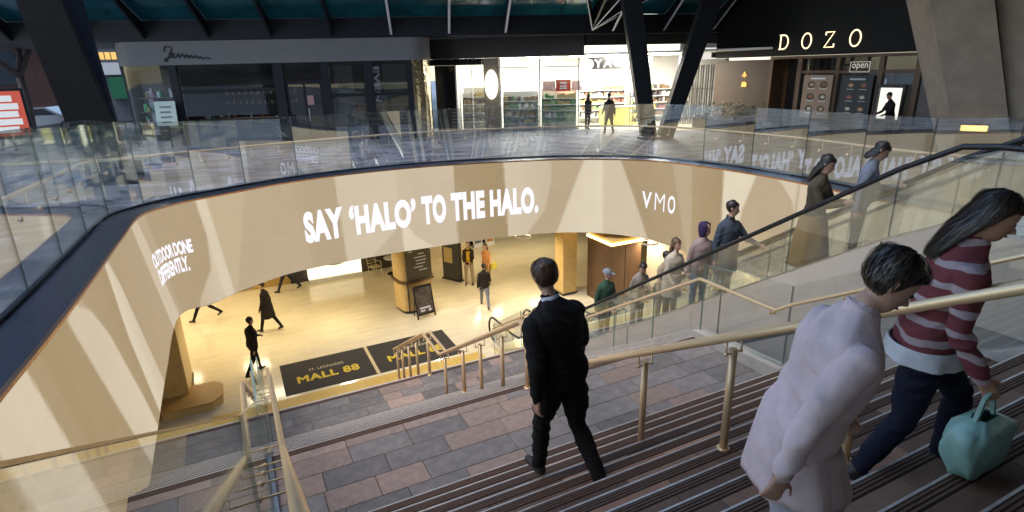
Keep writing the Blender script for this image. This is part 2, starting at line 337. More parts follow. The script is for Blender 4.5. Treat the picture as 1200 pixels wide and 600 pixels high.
def build_led():
    m = MB(); NV = 64; n = len(RS)
    vv = np.linspace(0, 1, NV+1); SS, VV = np.meshgrid(RS, vv, indexing='ij')
    P = rp(SS.ravel(), VV.ravel())
    me = bpy.data.meshes.new('led_screen')
    idx = np.arange(n*(NV+1)).reshape(n, NV+1)
    F = np.stack([idx[:-1, :-1], idx[1:, :-1], idx[1:, 1:], idx[:-1, 1:]], -1).reshape(-1, 4)
    me.from_pydata(P.tolist(), [], F.tolist())
    ca = me.color_attributes.new('screen', 'FLOAT_COLOR', 'POINT')
    c = sum(led_colours(SS.ravel()+dx*.06, VV.ravel()+dy/NV) for dx in (-.33, 0, .33) for dy in (-.33, 0, .33))/9*LED_GAIN; ca.data.foreach_set('color', np.concatenate([c, np.ones((len(c), 1))], 1).ravel())
    uv = me.uv_layers.new(name='UVMap'); li = np.empty(len(me.loops), int); me.loops.foreach_get('vertex_index', li)
    H = (RP[:, 2]-RP[:, 3]); U = np.stack([SS.ravel(), (VV*H[:, None]).ravel()], 1); uv.data.foreach_set('uv', U[li].ravel())
    me.polygons.foreach_set('use_smooth', [True]*len(F)); me.materials.append(LED); me.update()
    o = link('led_screen', me, None, label='curved beige LED screen band lining the opening, with white slogans', cat='screen')
    WL = emis('screen white', (1.0, .97, 1.06), .69)
    def wrap(txt, s0, s1, v0, v1, bold=.03, space=1.0):
        me, v = text_mesh(txt, 1.0, 1.0, bold, space, 0.0)
        bm = bmesh.new(); bm.from_mesh(me); bmesh.ops.triangulate(bm, faces=bm.faces); bmesh.ops.subdivide_edges(bm, edges=[e for e in bm.edges if e.calc_length() > .25], cuts=2); bm.to_mesh(me); bm.free()
        v = np.empty(len(me.vertices)*3); me.vertices.foreach_get('co', v); v = v.reshape(-1, 3)
        x = (v[:, 0]-v[:, 0].min())/(v[:, 0].max()-v[:, 0].min()); y = (v[:, 1]-v[:, 1].min())/(v[:, 1].max()-v[:, 1].min())
        set_v(me, rp(s0+(s1-s0)*x, v1+(v0-v1)*y, -.015)); me.materials.append(WL); link('lettering', me, o)
    for wd, a, b in (("SAY", 22.68, 24.02), ("\u2018HALO\u2019", 24.22, 26.45), ("TO", 26.65, 27.48), ("THE", 27.66, 28.82), ("HALO.", 29.0, 30.7)): wrap(wd, a, b, .348, .708, .06, 1.08)
    for ch, a, b in (('V', 34.28, 34.62), ('M', 34.74, 35.1), ('O', 35.22, 35.5)): wrap(ch, a, b, .385, .60, -.01 if ch == 'M' else .02)
    wrap('OUTDOOR DONE', 16.2, 18.68, .335, .465, .045, .92); wrap('DIFFERENTLY.', 16.3, 18.38, .485, .63, .045, .92)
    wrap('OUTDOOR DONE', 43.0, 45.6, .335, .465, .03, .92); wrap('DIFFERENTLY.', 43.1, 45.3, .485, .63, .03, .92)
    wrap("SAY \u2018HALO\u2019 TO THE HALO.", 1.5, 8.0, .4, .66, .035, .92)
    return o
LED_GAIN = .63*EF
build_led()
# copper trim along the screen's top edge, dark ledge behind it
def ring_strip(offs, z_off, v=0.0, step=4, a=0, b=None):
    idx = list(range(a, (b or len(RS)), step)); rows = []
    for (o, dz) in zip(offs, z_off):
        rows.append([tuple(np.array([RP[i, 0]+RN[i, 0]*o-(RN[i, 0]*RL[i] if v else 0), RP[i, 1]+RN[i, 1]*o-(RN[i, 1]*RL[i] if v else 0), (RP[i, 3] if v else RP[i, 2])+dz])) for i in idx])
    m = MB(); n = len(idx); vs = [p for r in rows for p in r]
    m.add(vs, [(j*n+i, j*n+i+1, (j+1)*n+i+1, (j+1)*n+i) for j in range(len(rows)-1) for i in range(n-1)])
    return m
COPPER = mat('copper trim', (.45, .25, .16), .35, metal=1)
LEDGE = mat('dark blue granite ledge', (.03, .037, .058), .3, var=.08, vscale=2, spec=.6)
ring_strip((-.004, -.012, .03, .03), (-.03, .012, .012, -.03)).build('edge_trim', COPPER, None, label='thin copper trim along the top of the beige LED band', cat='trim')
ring_strip((.03, .5, .5, .6), (.004, .02, .03, .03)).build('ledge', LEDGE, None, smooth=False, label='dark polished ledge between LED band and glass balustrade', cat='ledge')

# ---------------------------------------------------------------- plaza floor round the opening, mall ceiling and mall floor
def paving_mat():
    m = mat('plaza paving', (.2, .2, .21), .3); n, l = m.node_tree.nodes, m.node_tree.links; b = n['Principled BSDF']
    tc = n.new('ShaderNodeTexCoord'); br = n.new('ShaderNodeTexBrick'); mp = n.new('ShaderNodeMapping'); l.new(tc.outputs['Object'], mp.inputs[0]); l.new(mp.outputs[0], br.inputs[0])
    br.inputs['Scale'].default_value = 1; br.inputs['Brick Width'].default_value = .7; br.inputs['Row Height'].default_value = .33; br.inputs['Mortar Size'].default_value = .006; br.inputs['Bias'].default_value = -.1
    br.inputs['Color1'].default_value = (.12, .13, .165, 1); br.inputs['Color2'].default_value = (.36, .375, .44, 1); br.inputs['Mortar'].default_value = (.05, .05, .055, 1)
    nz = n.new('ShaderNodeTexNoise'); nz.inputs['Scale'].default_value = 1.3; nz.inputs['Detail'].default_value = 5; l.new(tc.outputs['Object'], nz.inputs[0])
    mx = n.new('ShaderNodeMix'); mx.data_type = 'RGBA'; mx.blend_type = 'MULTIPLY'; mx.inputs[0].default_value = .45; l.new(br.outputs[0], mx.inputs[6]); l.new(nz.outputs[1], mx.inputs[7])
    l.new(mx.outputs[2], b.inputs['Base Color']); r = n.new('ShaderNodeMapRange'); r.inputs[3].default_value = .38; r.inputs[4].default_value = .62; l.new(nz.outputs[0], r.inputs[0]); l.new(r.outputs[0], b.inputs['Roughness'])
    return m
PAVE = paving_mat()
def plaza():
    idx = list(range(0, len(RS), 8)); inner = [(RP[i, 0]+RN[i, 0]*.6, RP[i, 1]+RN[i, 1]*.6, RP[i, 2]+.03) for i in idx]
    mid = [(RP[i, 0]+RN[i, 0]*4, RP[i, 1]+RN[i, 1]*4, RP[i, 2]) for i in idx]
    cx, cy = 6, 6; outer = []
    for p in mid:
        d = Vector((p[0]-cx, p[1]-cy, 0)).normalized(); outer.append((cx+d.x*150, cy+d.y*150, .3 if p[2] < .3 else p[2]))
    m = MB(); n = len(idx); vs = inner+mid+outer
    m.add(vs, [(j*n+i, j*n+i+1, (j+1)*n+i+1, (j+1)*n+i) for j in range(2) for i in range(n-1)])
    m.xf(lambda p: (p[0], p[1], min(p[2], p[2])))
    m.build('plaza_floor', PAVE, None, kind='structure')
plaza()
CEIL = mat('mall ceiling paint', (.72, .62, .46), .7)
def mall_shell():
    m = ring_strip((0, .02, 30), (0, .03, .03), 1, 8); m.build('mall_ceiling', CEIL, None, kind='structure')
    fm = mat('polished limestone floor', (.72, .62, .42), .13); n, l = fm.node_tree.nodes, fm.node_tree.links; b = n['Principled BSDF']
    tc = n.new('ShaderNodeTexCoord'); br = n.new('ShaderNodeTexBrick'); l.new(tc.outputs['Object'], br.inputs[0]); br.offset = .5
    br.inputs['Scale'].default_value = 1; br.inputs['Brick Width'].default_value = 1.2; br.inputs['Row Height'].default_value = .6; br.inputs['Mortar Size'].default_value = .004
    br.inputs['Color1'].default_value = (.74, .63, .42, 1); br.inputs['Color2'].default_value = (.71, .60, .395, 1); br.inputs['Mortar'].default_value = (.56, .46, .29, 1)
    nz = n.new('ShaderNodeTexNoise'); nz.inputs['Scale'].default_value = 2.2; nz.inputs['Detail'].default_value = 7; mp = n.new('ShaderNodeMapping'); mp.inputs['Scale'].default_value = (.5, 2.5, 1); l.new(tc.outputs['Object'], mp.inputs[0]); l.new(mp.outputs[0], nz.inputs[0])
    cr = n.new('ShaderNodeMapRange'); cr.inputs[1].default_value = .3; cr.inputs[2].default_value = .7; cr.inputs[3].default_value = .92; cr.inputs[4].default_value = 1.04; l.new(nz.outputs[0], cr.inputs[0])
    hs = n.new('ShaderNodeHueSaturation'); l.new(br.outputs[0], hs.inputs['Color']); l.new(cr.outputs[0], hs.inputs['Value']); l.new(hs.outputs[0], b.inputs['Base Color'])
    m = MB(); m.box(-40, 8, FLOOR-.2, 40, 45, FLOOR); m.build('mall_floor', fm, None, kind='structure')
mall_shell()
# ---------------------------------------------------------------- stairs: upper flight, landing, second flight, landing, third flight
L1, L2 = -1.05, -3.11
X0, X1 = -1.46, 6.05
_tile_cache = {}
def tile(parent, x0, x1, y0, y1, z, m, th=.03, g=.003):
    o_x, o_y = (x0+x1)/2, (y0+y1)/2; key = (round(x1-x0, 2), round(y1-y0, 2), m.name)
    if key not in _tile_cache:
        hx, hy = (x1-x0)/2-g, (y1-y0)/2-g
        _tile_cache[key] = MB().bbox(-hx, -hy, -th, hx, hy, 0, .004).mesh('tile', m)
    return link('tile', _tile_cache[key], parent, loc=(o_x, o_y, z+random.uniform(-.0015, .0015)))
def pick():
    r = random.random(); return GREY if r < .5 else (PINK if r < .72 else BROWN)
def fill_row(parent, xa, xb, y0, y1, z, mod=.345, phase=0.0, cols=None):
    x = xa; k = 0
    while x < xb-.02:
        n = random.choice((2, 2, 3, 2)); e = min(xb, x+n*mod-(phase if k == 0 else 0))
        if xb-e < .2: e = xb
        tile(parent, x, e, y0, y1, z, cols() if cols else pick()); x = e; k += 1
GROOVE = mat('bronze nosing insert', (.16, .09, .057), .6, metal=.1, var=.3, vscale=25)
def flight(name, n, z_low, y_low, rise, tread, xa, xb, label, detail):
    st = thing(name, label, None, kind='structure')
    for k in range(1, n+1):
        z = z_low+rise*k; yf = y_low-tread*(k-1); yb = yf-tread
        s = MB(); s.box(xa, yb-.02, z-rise-.12, xb, yf-.006, z-.033); sp = s.build('step', JOINT if detail else BROWN, st)
        # riser face stone
        MB().box(xa, yf-.006, z-rise+.001, xb, yf-.001, z-.03).build('riser', mat('riser stone', (.10, .075, .06), .5, var=.3, vscale=10), sp)
        # nosing: pale steel front edge, then dark ribbed strip
        m = MB(); m.box(xa, yf-.008, z-.03, xb, yf+.006, z+.0005, 0); m.box(xa, yf-.085, z-.03, xb, yf-.008, z-.003, 1)
        for q in range(3): m.box(xa, yf-.077+q*.023, z-.003, xb, yf-.064+q*.023, z+.0015, 2)
        m.build('nosing', [NOSE, GRIP, GROOVE], sp)
        if detail: fill_row(sp, xa, xb, yb, yf-.085, z, phase=.345*(k % 3)*.6, cols=lambda: DKBR if random.random() < .55 else (RUST if random.random() < .3 else BRN2))
        else: MB().box(xa, yb, z-.034, xb, yf-.085, z-.001).build('tread', BROWN if k % 3 else GREY, sp)
    return st
UPN = 14
RUST = mat('warm lit rust granite', (.40, .21, .125), .6, var=.3, vscale=12, bump=.1, bscale=60, pervar=.25)  # brown stone, its colours warmed in place of lamplight on the upper flight
BRN2 = mat('warm lit mid granite', (.25, .15, .095), .6, var=.3, vscale=12, bump=.1, bscale=60, pervar=.25)
DKBR = mat('warm lit dark granite', (.17, .095, .058), .6, var=.3, vscale=12, bump=.1, bscale=60, pervar=.25)
flight('upper_stairs', UPN, L1, 4.48, .172, .30, X0, X1, None, True)
flight('middle_stairs', 11, L2, 9.24, .1717, .29, X0, X1, None, False)
flight('lower_stairs', 12, FLOOR, 14.1, .1723, .3, X0, X1, None, False)
def landing(name, z, ya, yb, rows):
    st = thing(name, None, None, kind='structure')
    MB().box(X0, ya, z-.4, X1, yb-.004, z-.032).build('slab', JOINT, st)
    m = MB(); m.box(X0, yb-.012, z-.03, X1, yb+.006, z+.0005, 0); m.box(X0, yb-.1, z-.03, X1, yb-.012, z-.003, 1)
    for q in range(3): m.box(X0, yb-.092+q*.027, z-.003, X1, yb-.077+q*.027, z+.0015, 2)
    m.build('nosing', [NOSE, GRIP, GROOVE], st)
    for (y0, y1, segs) in rows:
        x = X0
        for (xe, c) in segs:
            n = max(1, round((xe-x)/.69))
            for q in range(n): tile(st, x+(xe-x)*q/n, x+(xe-x)*(q+1)/n, y0, y1, z, c)
            x = xe
    return st
G, P_, B_ = GREY, PINK, BROWN
landing('upper_landing', L1, 4.39, 6.05, [
    (5.80, 5.95, [(-.7, P_), (0, G), (2.06, P_), (2.75, B_), (3.8, G), (4.45, G), (5.1, P_), (X1, G)]),
    (5.49, 5.80, [(-1.0, G), (-.3, B_), (.69, P_), (2.06, G), (3.1, P_), (3.8, G), (4.1, G), (4.8, P_), (X1, G)]),
    (5.17, 5.49, [(-.6, G), (.0, P_), (.36, B_), (1.03, G), (1.72, G), (2.44, B_), (3.1, P_), (3.5, G), (4.2, G), (4.39, G), (5.2, G), (X1, G)]),
    (4.84, 5.17, [(-.9, P_), (.33, G), (1.37, P_), (2.4, G), (3.1, G), (4.13, G), (4.8, P_), (X1, G)]),
    (4.39, 4.84, [(-.7, G), (.48, G), (1.74, G), (2.44, P_), (3.4, G), (4.1, G), (4.5, G), (5.1, P_), (X1, G)])])
def _rand_rows(y0, y1, n):
    rows = []
    for k in range(n):
        x = X0; segs = []
        while x < X1-.01:
            e = min(X1, x+random.choice((.69, .69, 1.03, 1.38))); e = X1 if X1-e < .25 else e
            segs.append((e, random.choice((G, G, G, P_, B_)))); x = e
        rows.append((y0+(y1-y0)*k/n, y0+(y1-y0)*(k+1)/n, segs))
    return rows
r2 = _rand_rows(9.26, 10.4, 4)
landing('lower_landing', L2, 9.16, 10.5, [
    (9.16, 9.55, [(-.9, G), (.2, G), (.9, P_), (1.4, G), (1.98, G), (2.66, P_), (3.4, G), (4.4, G), (5.1, P_), (X1, G)]),
    (9.55, 9.84, [(-.5, G), (.6, G), (1.6, G), (2.0, G), (2.7, P_), (3.4, G), (3.9, P_), (4.6, G), (X1, G)]),
    (9.84, 10.11, [(-1.0, P_), (.3, G), (1.98, G), (2.35, P_), (2.8, G), (3.55, G), (4.2, P_), (5.2, G), (X1, P_)]),
    (10.11, 10.4, [(-.6, G), (.8, G), (1.97, G), (2.5, P_), (2.85, P_), (3.6, G), (4.4, G), (4.9, P_), (X1, G)])])
# street level behind and beside the camera
m = MB(); m.box(-1.46, -30, STREET-.3, 6.05, .27, STREET-.002); m.box(6.05, -30, STREET-.5, 60, -.2, 1.198); m.build('street_pavement', PAVE, None, kind='structure')
# right kerb of the stairs and the dark channel next to it
def stair_profile(off):
    return [(-.2, STREET+off), (.45, STREET+off), (4.5, L1+.09+off), (6.05, L1+.0+off), (9.5, L2+off), (10.5, L2+off), (14.1, FLOOR+off)]
pp = stair_profile(.10)
MB().prism([(y, z) for y, z in pp]+[(14.1, FLOOR-.3), (9, FLOOR-.3), (-.2, L2)], X1+.004, X1+.22, 'x').build('stair_kerb', KERB, None, label='pale stone kerb along the right side of the stairs', cat='kerb')
MB().prism([(y, z-.14) for y, z in pp]+[(14.1, FLOOR-.3), (9, FLOOR-.3), (-.2, L2)], X1+.224, 6.52, 'x').build('stair_channel', mat('dark slate', (.04, .04, .045), .5, var=.2), None, label='dark slate strip between stair kerb and escalator side', cat='slate strip')

# ---------------------------------------------------------------- tubular rails
def offset_path(pts, dx): return [(p[0]+dx, p[1], p[2]) for p in pts]
RH = .96
def pitch_z(y):
    if y <= .58: return STREET
    if y <= 4.48: return np.interp(y, [.58, 4.48], [STREET, L1+.172])
    return np.interp(y, [4.48, 4.8, 6.05, 9.35, 10.5, 14.1, 20], [L1+.172, L1, L1, L2+.0, L2, FLOOR, FLOOR])
def bracket(parent, x, y, ztop, zr, d):                  # U shaped bracket carrying the two tubes
    m = MB(); m.tube([(x-d, y, zr-.035), (x-d, y, zr-.13), (x+d, y, zr-.13), (x+d, y, zr-.035)], .009, 6, cap=True); m.ball((x-d, y, zr-.13), .016, 8, 6); m.ball((x+d, y, zr-.13), .016, 8, 6)
    m.build('bracket', BRASS, parent, smooth=True)
def centre_rail():
    x = 3.08; t = thing('stair_handrail', 'champagne metal double handrail on posts down the middle of the stairs', 'handrail', (x, 0, 0))
    path = [(0, .1, STREET+RH+.02), (0, .62, STREET+RH), (0, 4.42, L1+.172+RH), (0, 4.62, L1+RH), (0, 6.0, L1+RH+.0), (0, 9.42, L2+RH), (0, 10.45, L2+RH), (0, 13.2, -4.72+RH)]
    for d in (-.075, .075): MB().tube(offset_path(path, d), .03, 14).build('handrail', BRASS, t, smooth=True)
    ys = [.75, 1.75, 2.66, 3.62, 6.0-.06, 6.72, 7.55, 8.35, 9.35, 10.4, 11.3, 12.0, 12.65, 13.2]
    for y in ys:
        if y < 4.48: k = math.floor((4.48-y)/.30)+1; zb = L1+.172*min(k, UPN)
        elif y <= 6.05: zb = L1
        elif y < 9.35: k = math.floor((9.24-y)/.29)+1; zb = L2+.1717*k
        elif y <= 10.5: zb = L2
        else: k = math.floor((14.1-y)/.3)+1; zb = FLOOR+.1723*k
        zr = np.interp(y, [p[1] for p in path], [p[2] for p in path])
        m = MB(); m.tube([(0, y, zb+.001), (0, y, zr-.10)], .03, 12); m.lathe([(.05, 0), (.05, .012), (.03, .016)], 14, (0, y, zb+.001)); m.build('post', BRASS, t, smooth=True)
        bracket(t, 0, y, zr-.1, zr, .075)
centre_rail()
def glass_quad(parent, x, y0, y1, zb0, zb1, zt0, zt1, th=.017, name='glass_panel', gm=None):
    m = MB(); p = [(x, y0, zb0), (x+th, y0, zb0), (x+th, y1, zb1), (x, y1, zb1), (x, y0, zt0), (x+th, y0, zt0), (x+th, y1, zt1), (x, y1, zt1)]
    m.add(p, [(0, 3, 7, 4), (1, 2, 6, 5)], 0); o = m
    m.add(p, [(4, 5, 6, 7), (0, 1, 5, 4), (2, 3, 7, 6), (0, 3, 2, 1)], 1)
    return m.build(name, [gm or GLASS, GEDGE], parent)
def fin_rail():
    x = -.13; t = thing('glass_stair_divider', 'glass divider with a champagne handrail on each side, at left of the stairs', 'handrail', (x, 0, 0))
    path = [(0, -.6, STREET+RH+.03), (0, .62, STREET+RH), (0, 4.42, L1+.172+RH), (0, 4.66, L1+RH), (0, 6.05, L1+RH), (0, 9.42, L2+RH), (0, 10.45, L2+RH), (0, 13.9, FLOOR+.2+RH)]
    for d in (-.12, .15): MB().tube(offset_path(path, d), .026, 14).build('handrail', BRASS, t, smooth=True)
    def gz(y): return float(pitch_z(y)) if y > .58 else STREET+(.58-y)*.573
    edges = [(-.4, 2.4), (2.42, 4.95), (4.97, 6.02), (6.04, 7.7), (7.72, 9.38), (9.4, 10.48), (10.5, 12.2), (12.22, 14.0)]
    for (a, b) in edges:
        ex = 1.314 if b < 5 else 1.22
        glass_quad(t, -.0085, a, b, gz(a)+.02, gz(b)+.02, gz(a)+ex, gz(b)+ex, gm=GLASSD)
    for y in [.7, 1.3, 1.9, 2.5, 3.1, 3.7, 4.3, 4.9, 5.5, 6.3, 7.1, 7.9, 8.7, 9.6, 10.3, 11.2, 12.1, 13.0]:
        zr = float(np.interp(y, [p[1] for p in path], [p[2] for p in path])); m = MB()
        m.tube([(-.12, y, zr-.02), (-.12, y, zr-.1), (.15, y, zr-.1), (.15, y, zr-.02)], .008, 6); m.ball((0, y, zr-.1), .02, 8, 6); m.build('bracket', BRASS, t, smooth=True)
    m = MB()
    for (a, b) in edges[:2]: m.hexa([(-.010, a, gz(a)+1.3145), (.010, a, gz(a)+1.3145), (.010, b, gz(b)+1.3145), (-.010, b, gz(b)+1.3145), (-.010, a, gz(a)+1.318), (.010, a, gz(a)+1.318), (.010, b, gz(b)+1.318), (-.010, b, gz(b)+1.318)])
    m.build('edge_glint_strip', BRASS, t); m = MB()  # thin brass strip added for the highlight along the glass's top edge
    for i in range(len(edges)):
        a, b = edges[i]; m.hexa([(-.03, a, gz(a)-.01), (.03, a, gz(a)-.01), (.03, b, gz(b)-.01), (-.03, b, gz(b)-.01), (-.03, a, gz(a)+.05), (.03, a, gz(a)+.05), (.03, b, gz(b)+.05), (-.03, b, gz(b)+.05)])
    m.build('base_channel', STEEL, t)
fin_rail()
def side_rail():
    x = 6.16; t = thing('glass_stair_balustrade', 'glass balustrade with champagne handrail on the right edge of the stairs', 'balustrade', (x, 0, 0))
    rx = -.07
    path = [(rx, .3, STREET+RH+.05), (rx, .6, STREET+RH), (rx, 4.42, L1+.172+RH), (rx, 4.66, L1+RH), (rx, 6.02, L1+RH), (rx, 9.42, L2+RH), (rx, 10.45, L2+RH), (rx, 13.9, FLOOR+.2+RH)]
    MB().tube(path, .024, 14).build('handrail', BRASS, t, smooth=True)
    gz = lambda y: float(pitch_z(y))
    edges = [(.3, 1.7), (1.715, 3.1), (3.115, 4.5), (4.515, 6.0), (6.015, 7.1), (7.115, 8.2), (8.215, 9.38), (9.4, 10.48), (10.5, 12.2), (12.22, 14.0)]
    for (a, b) in edges: glass_quad(t, 0, a, b, gz(a)+.06, gz(b)+.06, gz(a)+1.18, gz(b)+1.18)
    for y in [.8, 1.5, 2.2, 3.0, 3.8, 4.75, 5.75, 6.4, 7.3, 8.2, 9.0, 9.9, 11.0, 12.0, 13.0]:
        zr = float(np.interp(y, [p[1] for p in path], [p[2] for p in path]))
        m = MB(); m.tube([(rx, y, zr-.02), (rx, y, zr-.085), (.03, y, zr-.085)], .008, 6); m.tube([(-.012, y, zr-.085), (.0, y, zr-.085)], .028, 10); m.tube([(.018, y, zr-.085), (.03, y, zr-.085)], .028, 10); m.build('bracket', BRASS, t, smooth=True)
side_rail()

# ---------------------------------------------------------------- round balustrade of the plaza
def ring_pt(s, off): 
    i = lambda a: float(np.interp(s, RS, a)); return i(RP[:, 0])+i(RN[:, 0])*off, i(RP[:, 1])+i(RN[:, 1])*off, i(RP[:, 2])
BRASSL = mat('satin brass', (.85, .64, .43), .42, metal=.2)
REDGE = mat('dark glass edge', (.09, .12, .115), .2, spec=.7)
def plaza_balustrade():
    t = thing('plaza_glass_balustrade', 'tall frameless glass balustrade with slim brass handrail curving round the opening', 'balustrade')
    O = .52; s = 2.0; H = 1.74; n = 0; th = .018
    while s < RS[-1]-1.6:
        w = 1.62; a, b = s+.008, s+w-.008
        curved = 15.5 < s < 19.5
        cuts = [a, b] if not curved else list(np.linspace(a, b, 5))
        m = MB()
        fr = []; bk = []
        for q in cuts:
            x, y, z = ring_pt(q, O); x2, y2, _ = ring_pt(q, O+th); fr.append((x, y, z+.035)); bk.append((x2, y2, z+.035))
        k = len(cuts); top = lambda L: [(p[0], p[1], p[2]+H) for p in L]
        v = fr+top(fr)+bk+top(bk)
        for i in range(k-1):
            m.add(v, [(i, i+1, k+i+1, k+i)], 0); m.add(v, [(2*k+i, 3*k+i, 3*k+i+1, 2*k+i+1)], 0); m.add(v, [(k+i, k+i+1, 3*k+i+1, 3*k+i)], 1)
        m.add(v, [(0, k, 3*k, 2*k)], 1); m.add(v, [(k-1, 3*k-1, 4*k-1, 2*k-1)], 1)
        m.build('glass_panel', [GLASSR, REDGE], t)
        for q in (.25, .75):
            x, y, z = ring_pt(s+w*q, O-.02); xa, ya, _ = ring_pt(s+w*q, O+.1); zz = z+.80
            m = MB(); m.tube([(x, y, zz), (x+(xa-x)*.18, y+(ya-y)*.18, zz)], .03, 10); m.tube([(x, y, zz), (xa, ya, zz), (xa, ya, zz+.22)], .008, 6); m.build('bracket', BRASSL, t, smooth=True)
        s += w; n += 1
    pts = [(*ring_pt(q, O+.1)[:2], ring_pt(q, O)[2]+1.04) for q in np.arange(2.0, RS[-1]-1.7, .25)]
    MB().tube(pts, .03, 8).build('handrail', BRASSL, t, smooth=True)
    i0, i1 = int(2/.06), int((RS[-1]-1.7)/.06)
    ring_strip((O-.02, O-.02, O+.04, O+.04), (.02, .06, .06, .02), 0, 6, i0, i1).build('base_channel', BLACKM, t)
plaza_balustrade()

# ---------------------------------------------------------------- escalators
ESL = .65
EST = 1.2
def esc_z(y): return float(np.clip(.30-ESL*(y-4.6), FLOOR, EST))
YT, YB = 4.6-(EST-.30)/ESL, 4.6-(FLOOR-.30)/ESL
STEPM = mat('escalator step metal', (.12, .12, .125), .4, metal=.8, var=.2, vscale=30)
CLAD = mat('pale metal cladding', (.66, .55, .44), .4, metal=.1, var=.08, vscale=2)
def escalator(label):
    t = thing('escalator', label, 'escalator', group='escalators beside the stairs')
    W = .54
    def hr(off):                                         # path along the incline with rounded ends
        return [(YT-1.5, EST+off), (YT-.35, EST+off), (YT-.05, EST+off-.03), (YT+.5, esc_z(YT+.5)+off), (YB-.6, esc_z(YB-.6)+off), (YB-.1, FLOOR+off+.06), (YB+.3, FLOOR+off), (YB+1.6, FLOOR+off)]
    for sgn in (-1, 1):
        x = sgn*(W+.07)
        up = hr(.98); lo = hr(.18)
        pts = [(x, y, z) for y, z in up]
        def loop(y, d, zc):                               # newel curve
            return [(x, y+d*.40*math.sin(a), zc+.40*math.cos(a)) for a in np.linspace(.15, PI-.05, 9)]
        full = loop(up[0][0], -1, EST+.58)[::-1]+pts+loop(up[-1][0], 1, FLOOR+.58)
        MB().tube(full, .032, 10).build('handrail_belt', BLACK, t, smooth=True)
        # glass panels between joints
        ys = np.concatenate([[YT-1.5, YT-.4], np.arange(YT+.5, YB-.5, 1.25), [YB-.45, YB+.3, YB+1.6]])
        zu = lambda y: float(np.interp(y, [a for a, b in up], [b for a, b in up])); zl = lambda y: float(np.interp(y, [a for a, b in lo], [b for a, b in lo]))
        for a, b in zip(ys[:-1], ys[1:]): glass_quad(t, x-.006, a+.006, b-.006, zl(a), zl(b), zu(a)-.02, zu(b)-.02, .012, gm=GLASSE)
        # skirt + deck
        m = MB()
        pr_ = [(y, z) for y, z in hr(.2)]; lowp = [(y, z-.45) for y, z in pr_]
        m.prism(pr_+lowp[::-1], x-.02 if sgn < 0 else x-.065, x+.065 if sgn < 0 else x+.02, 'x'); m.build('skirt', STEEL, t)
        # outer cladding
        xo = x-.10 if sgn < 0 else x+.03; pc = [(y, z) for y, z in hr(.17)]; lc = [(y, max(z-.95, FLOOR+.005)) for y, z in hr(.17)]
        for (i0, i1) in ((0, 3), (3, 4), (4, 7)):
            if i0 == 3:
                q = np.linspace(0, 1, 5)
                for a, b in zip(q[:-1], q[1:]):
                    f = lambda L, k: (L[3][0]+(L[4][0]-L[3][0])*k, L[3][1]+(L[4][1]-L[3][1])*k)
                    A, B_2, C, D = f(pc, a+.002), f(pc, b-.002), f(lc, b-.002), f(lc, a+.002)
                    MB().prism([A, B_2, C, D], xo, xo+.07, 'x').build('cladding_panel', CLAD, t)
            else: MB().prism(pc[i0:i1+1]+lc[i0:i1+1][::-1], xo, xo+.07, 'x').build('cladding_panel', CLAD, t)
    m = MB(); m.prism([(y, z-.5) for y, z in hr(0)]+[(y, max(z-.9, FLOOR-.1)) for y, z in hr(0)][::-1], -W-.05, W+.05, 'x'); m.build('truss', BLACKM, t)
    y = YT
    sm = MB(); sm.box(-W, 0, -.22, W, .40, 0)
    for q in range(14): sm.box(-W+.02+q*.075, 0, 0, -W+.05+q*.075, .40, .006)
    sme = sm.mesh('step', STEPM); ny = int((YB-YT)/.40)
    for k in range(ny+1):
        yy = YT+k*.40; link('step', sme, t, loc=(0, yy, esc_z(yy+.2)))
    m = MB(); m.box(-W, YT-1.9, EST-.05, W, YT-.01, EST+.004); m.build('comb_plate', STEEL, t)
    m = MB(); m.box(-W, YB+.4, FLOOR-.02, W, YB+1.9, FLOOR+.006); m.build('comb_plate', STEEL, t)
    return t
_q = [(YT-1.5, EST-.76), (YT, EST-.80), (YB-.5, esc_z(YB-.5)-.72)]
MB().prism(_q+[(YB-.3, FLOOR+.3), (YB-.3, FLOOR-.2), (YT-1.5, FLOOR-.2)], 6.524, 6.56, 'x').build('escalator_side_wall', mat('pale taupe wall', (.36, .31, .26), .55, var=.06, vscale=1.5), None, label='pale wall below the escalator side, beside the stairs', cat='wall')
e1 = escalator('escalator beside the stairs, carrying a line of people up'); e1.location = (7.2, 0, 0)
e2 = copy_tree(e1); e2.location = (8.75, 0, 0); e2['label'] = 'farther empty escalator behind the crowded one'
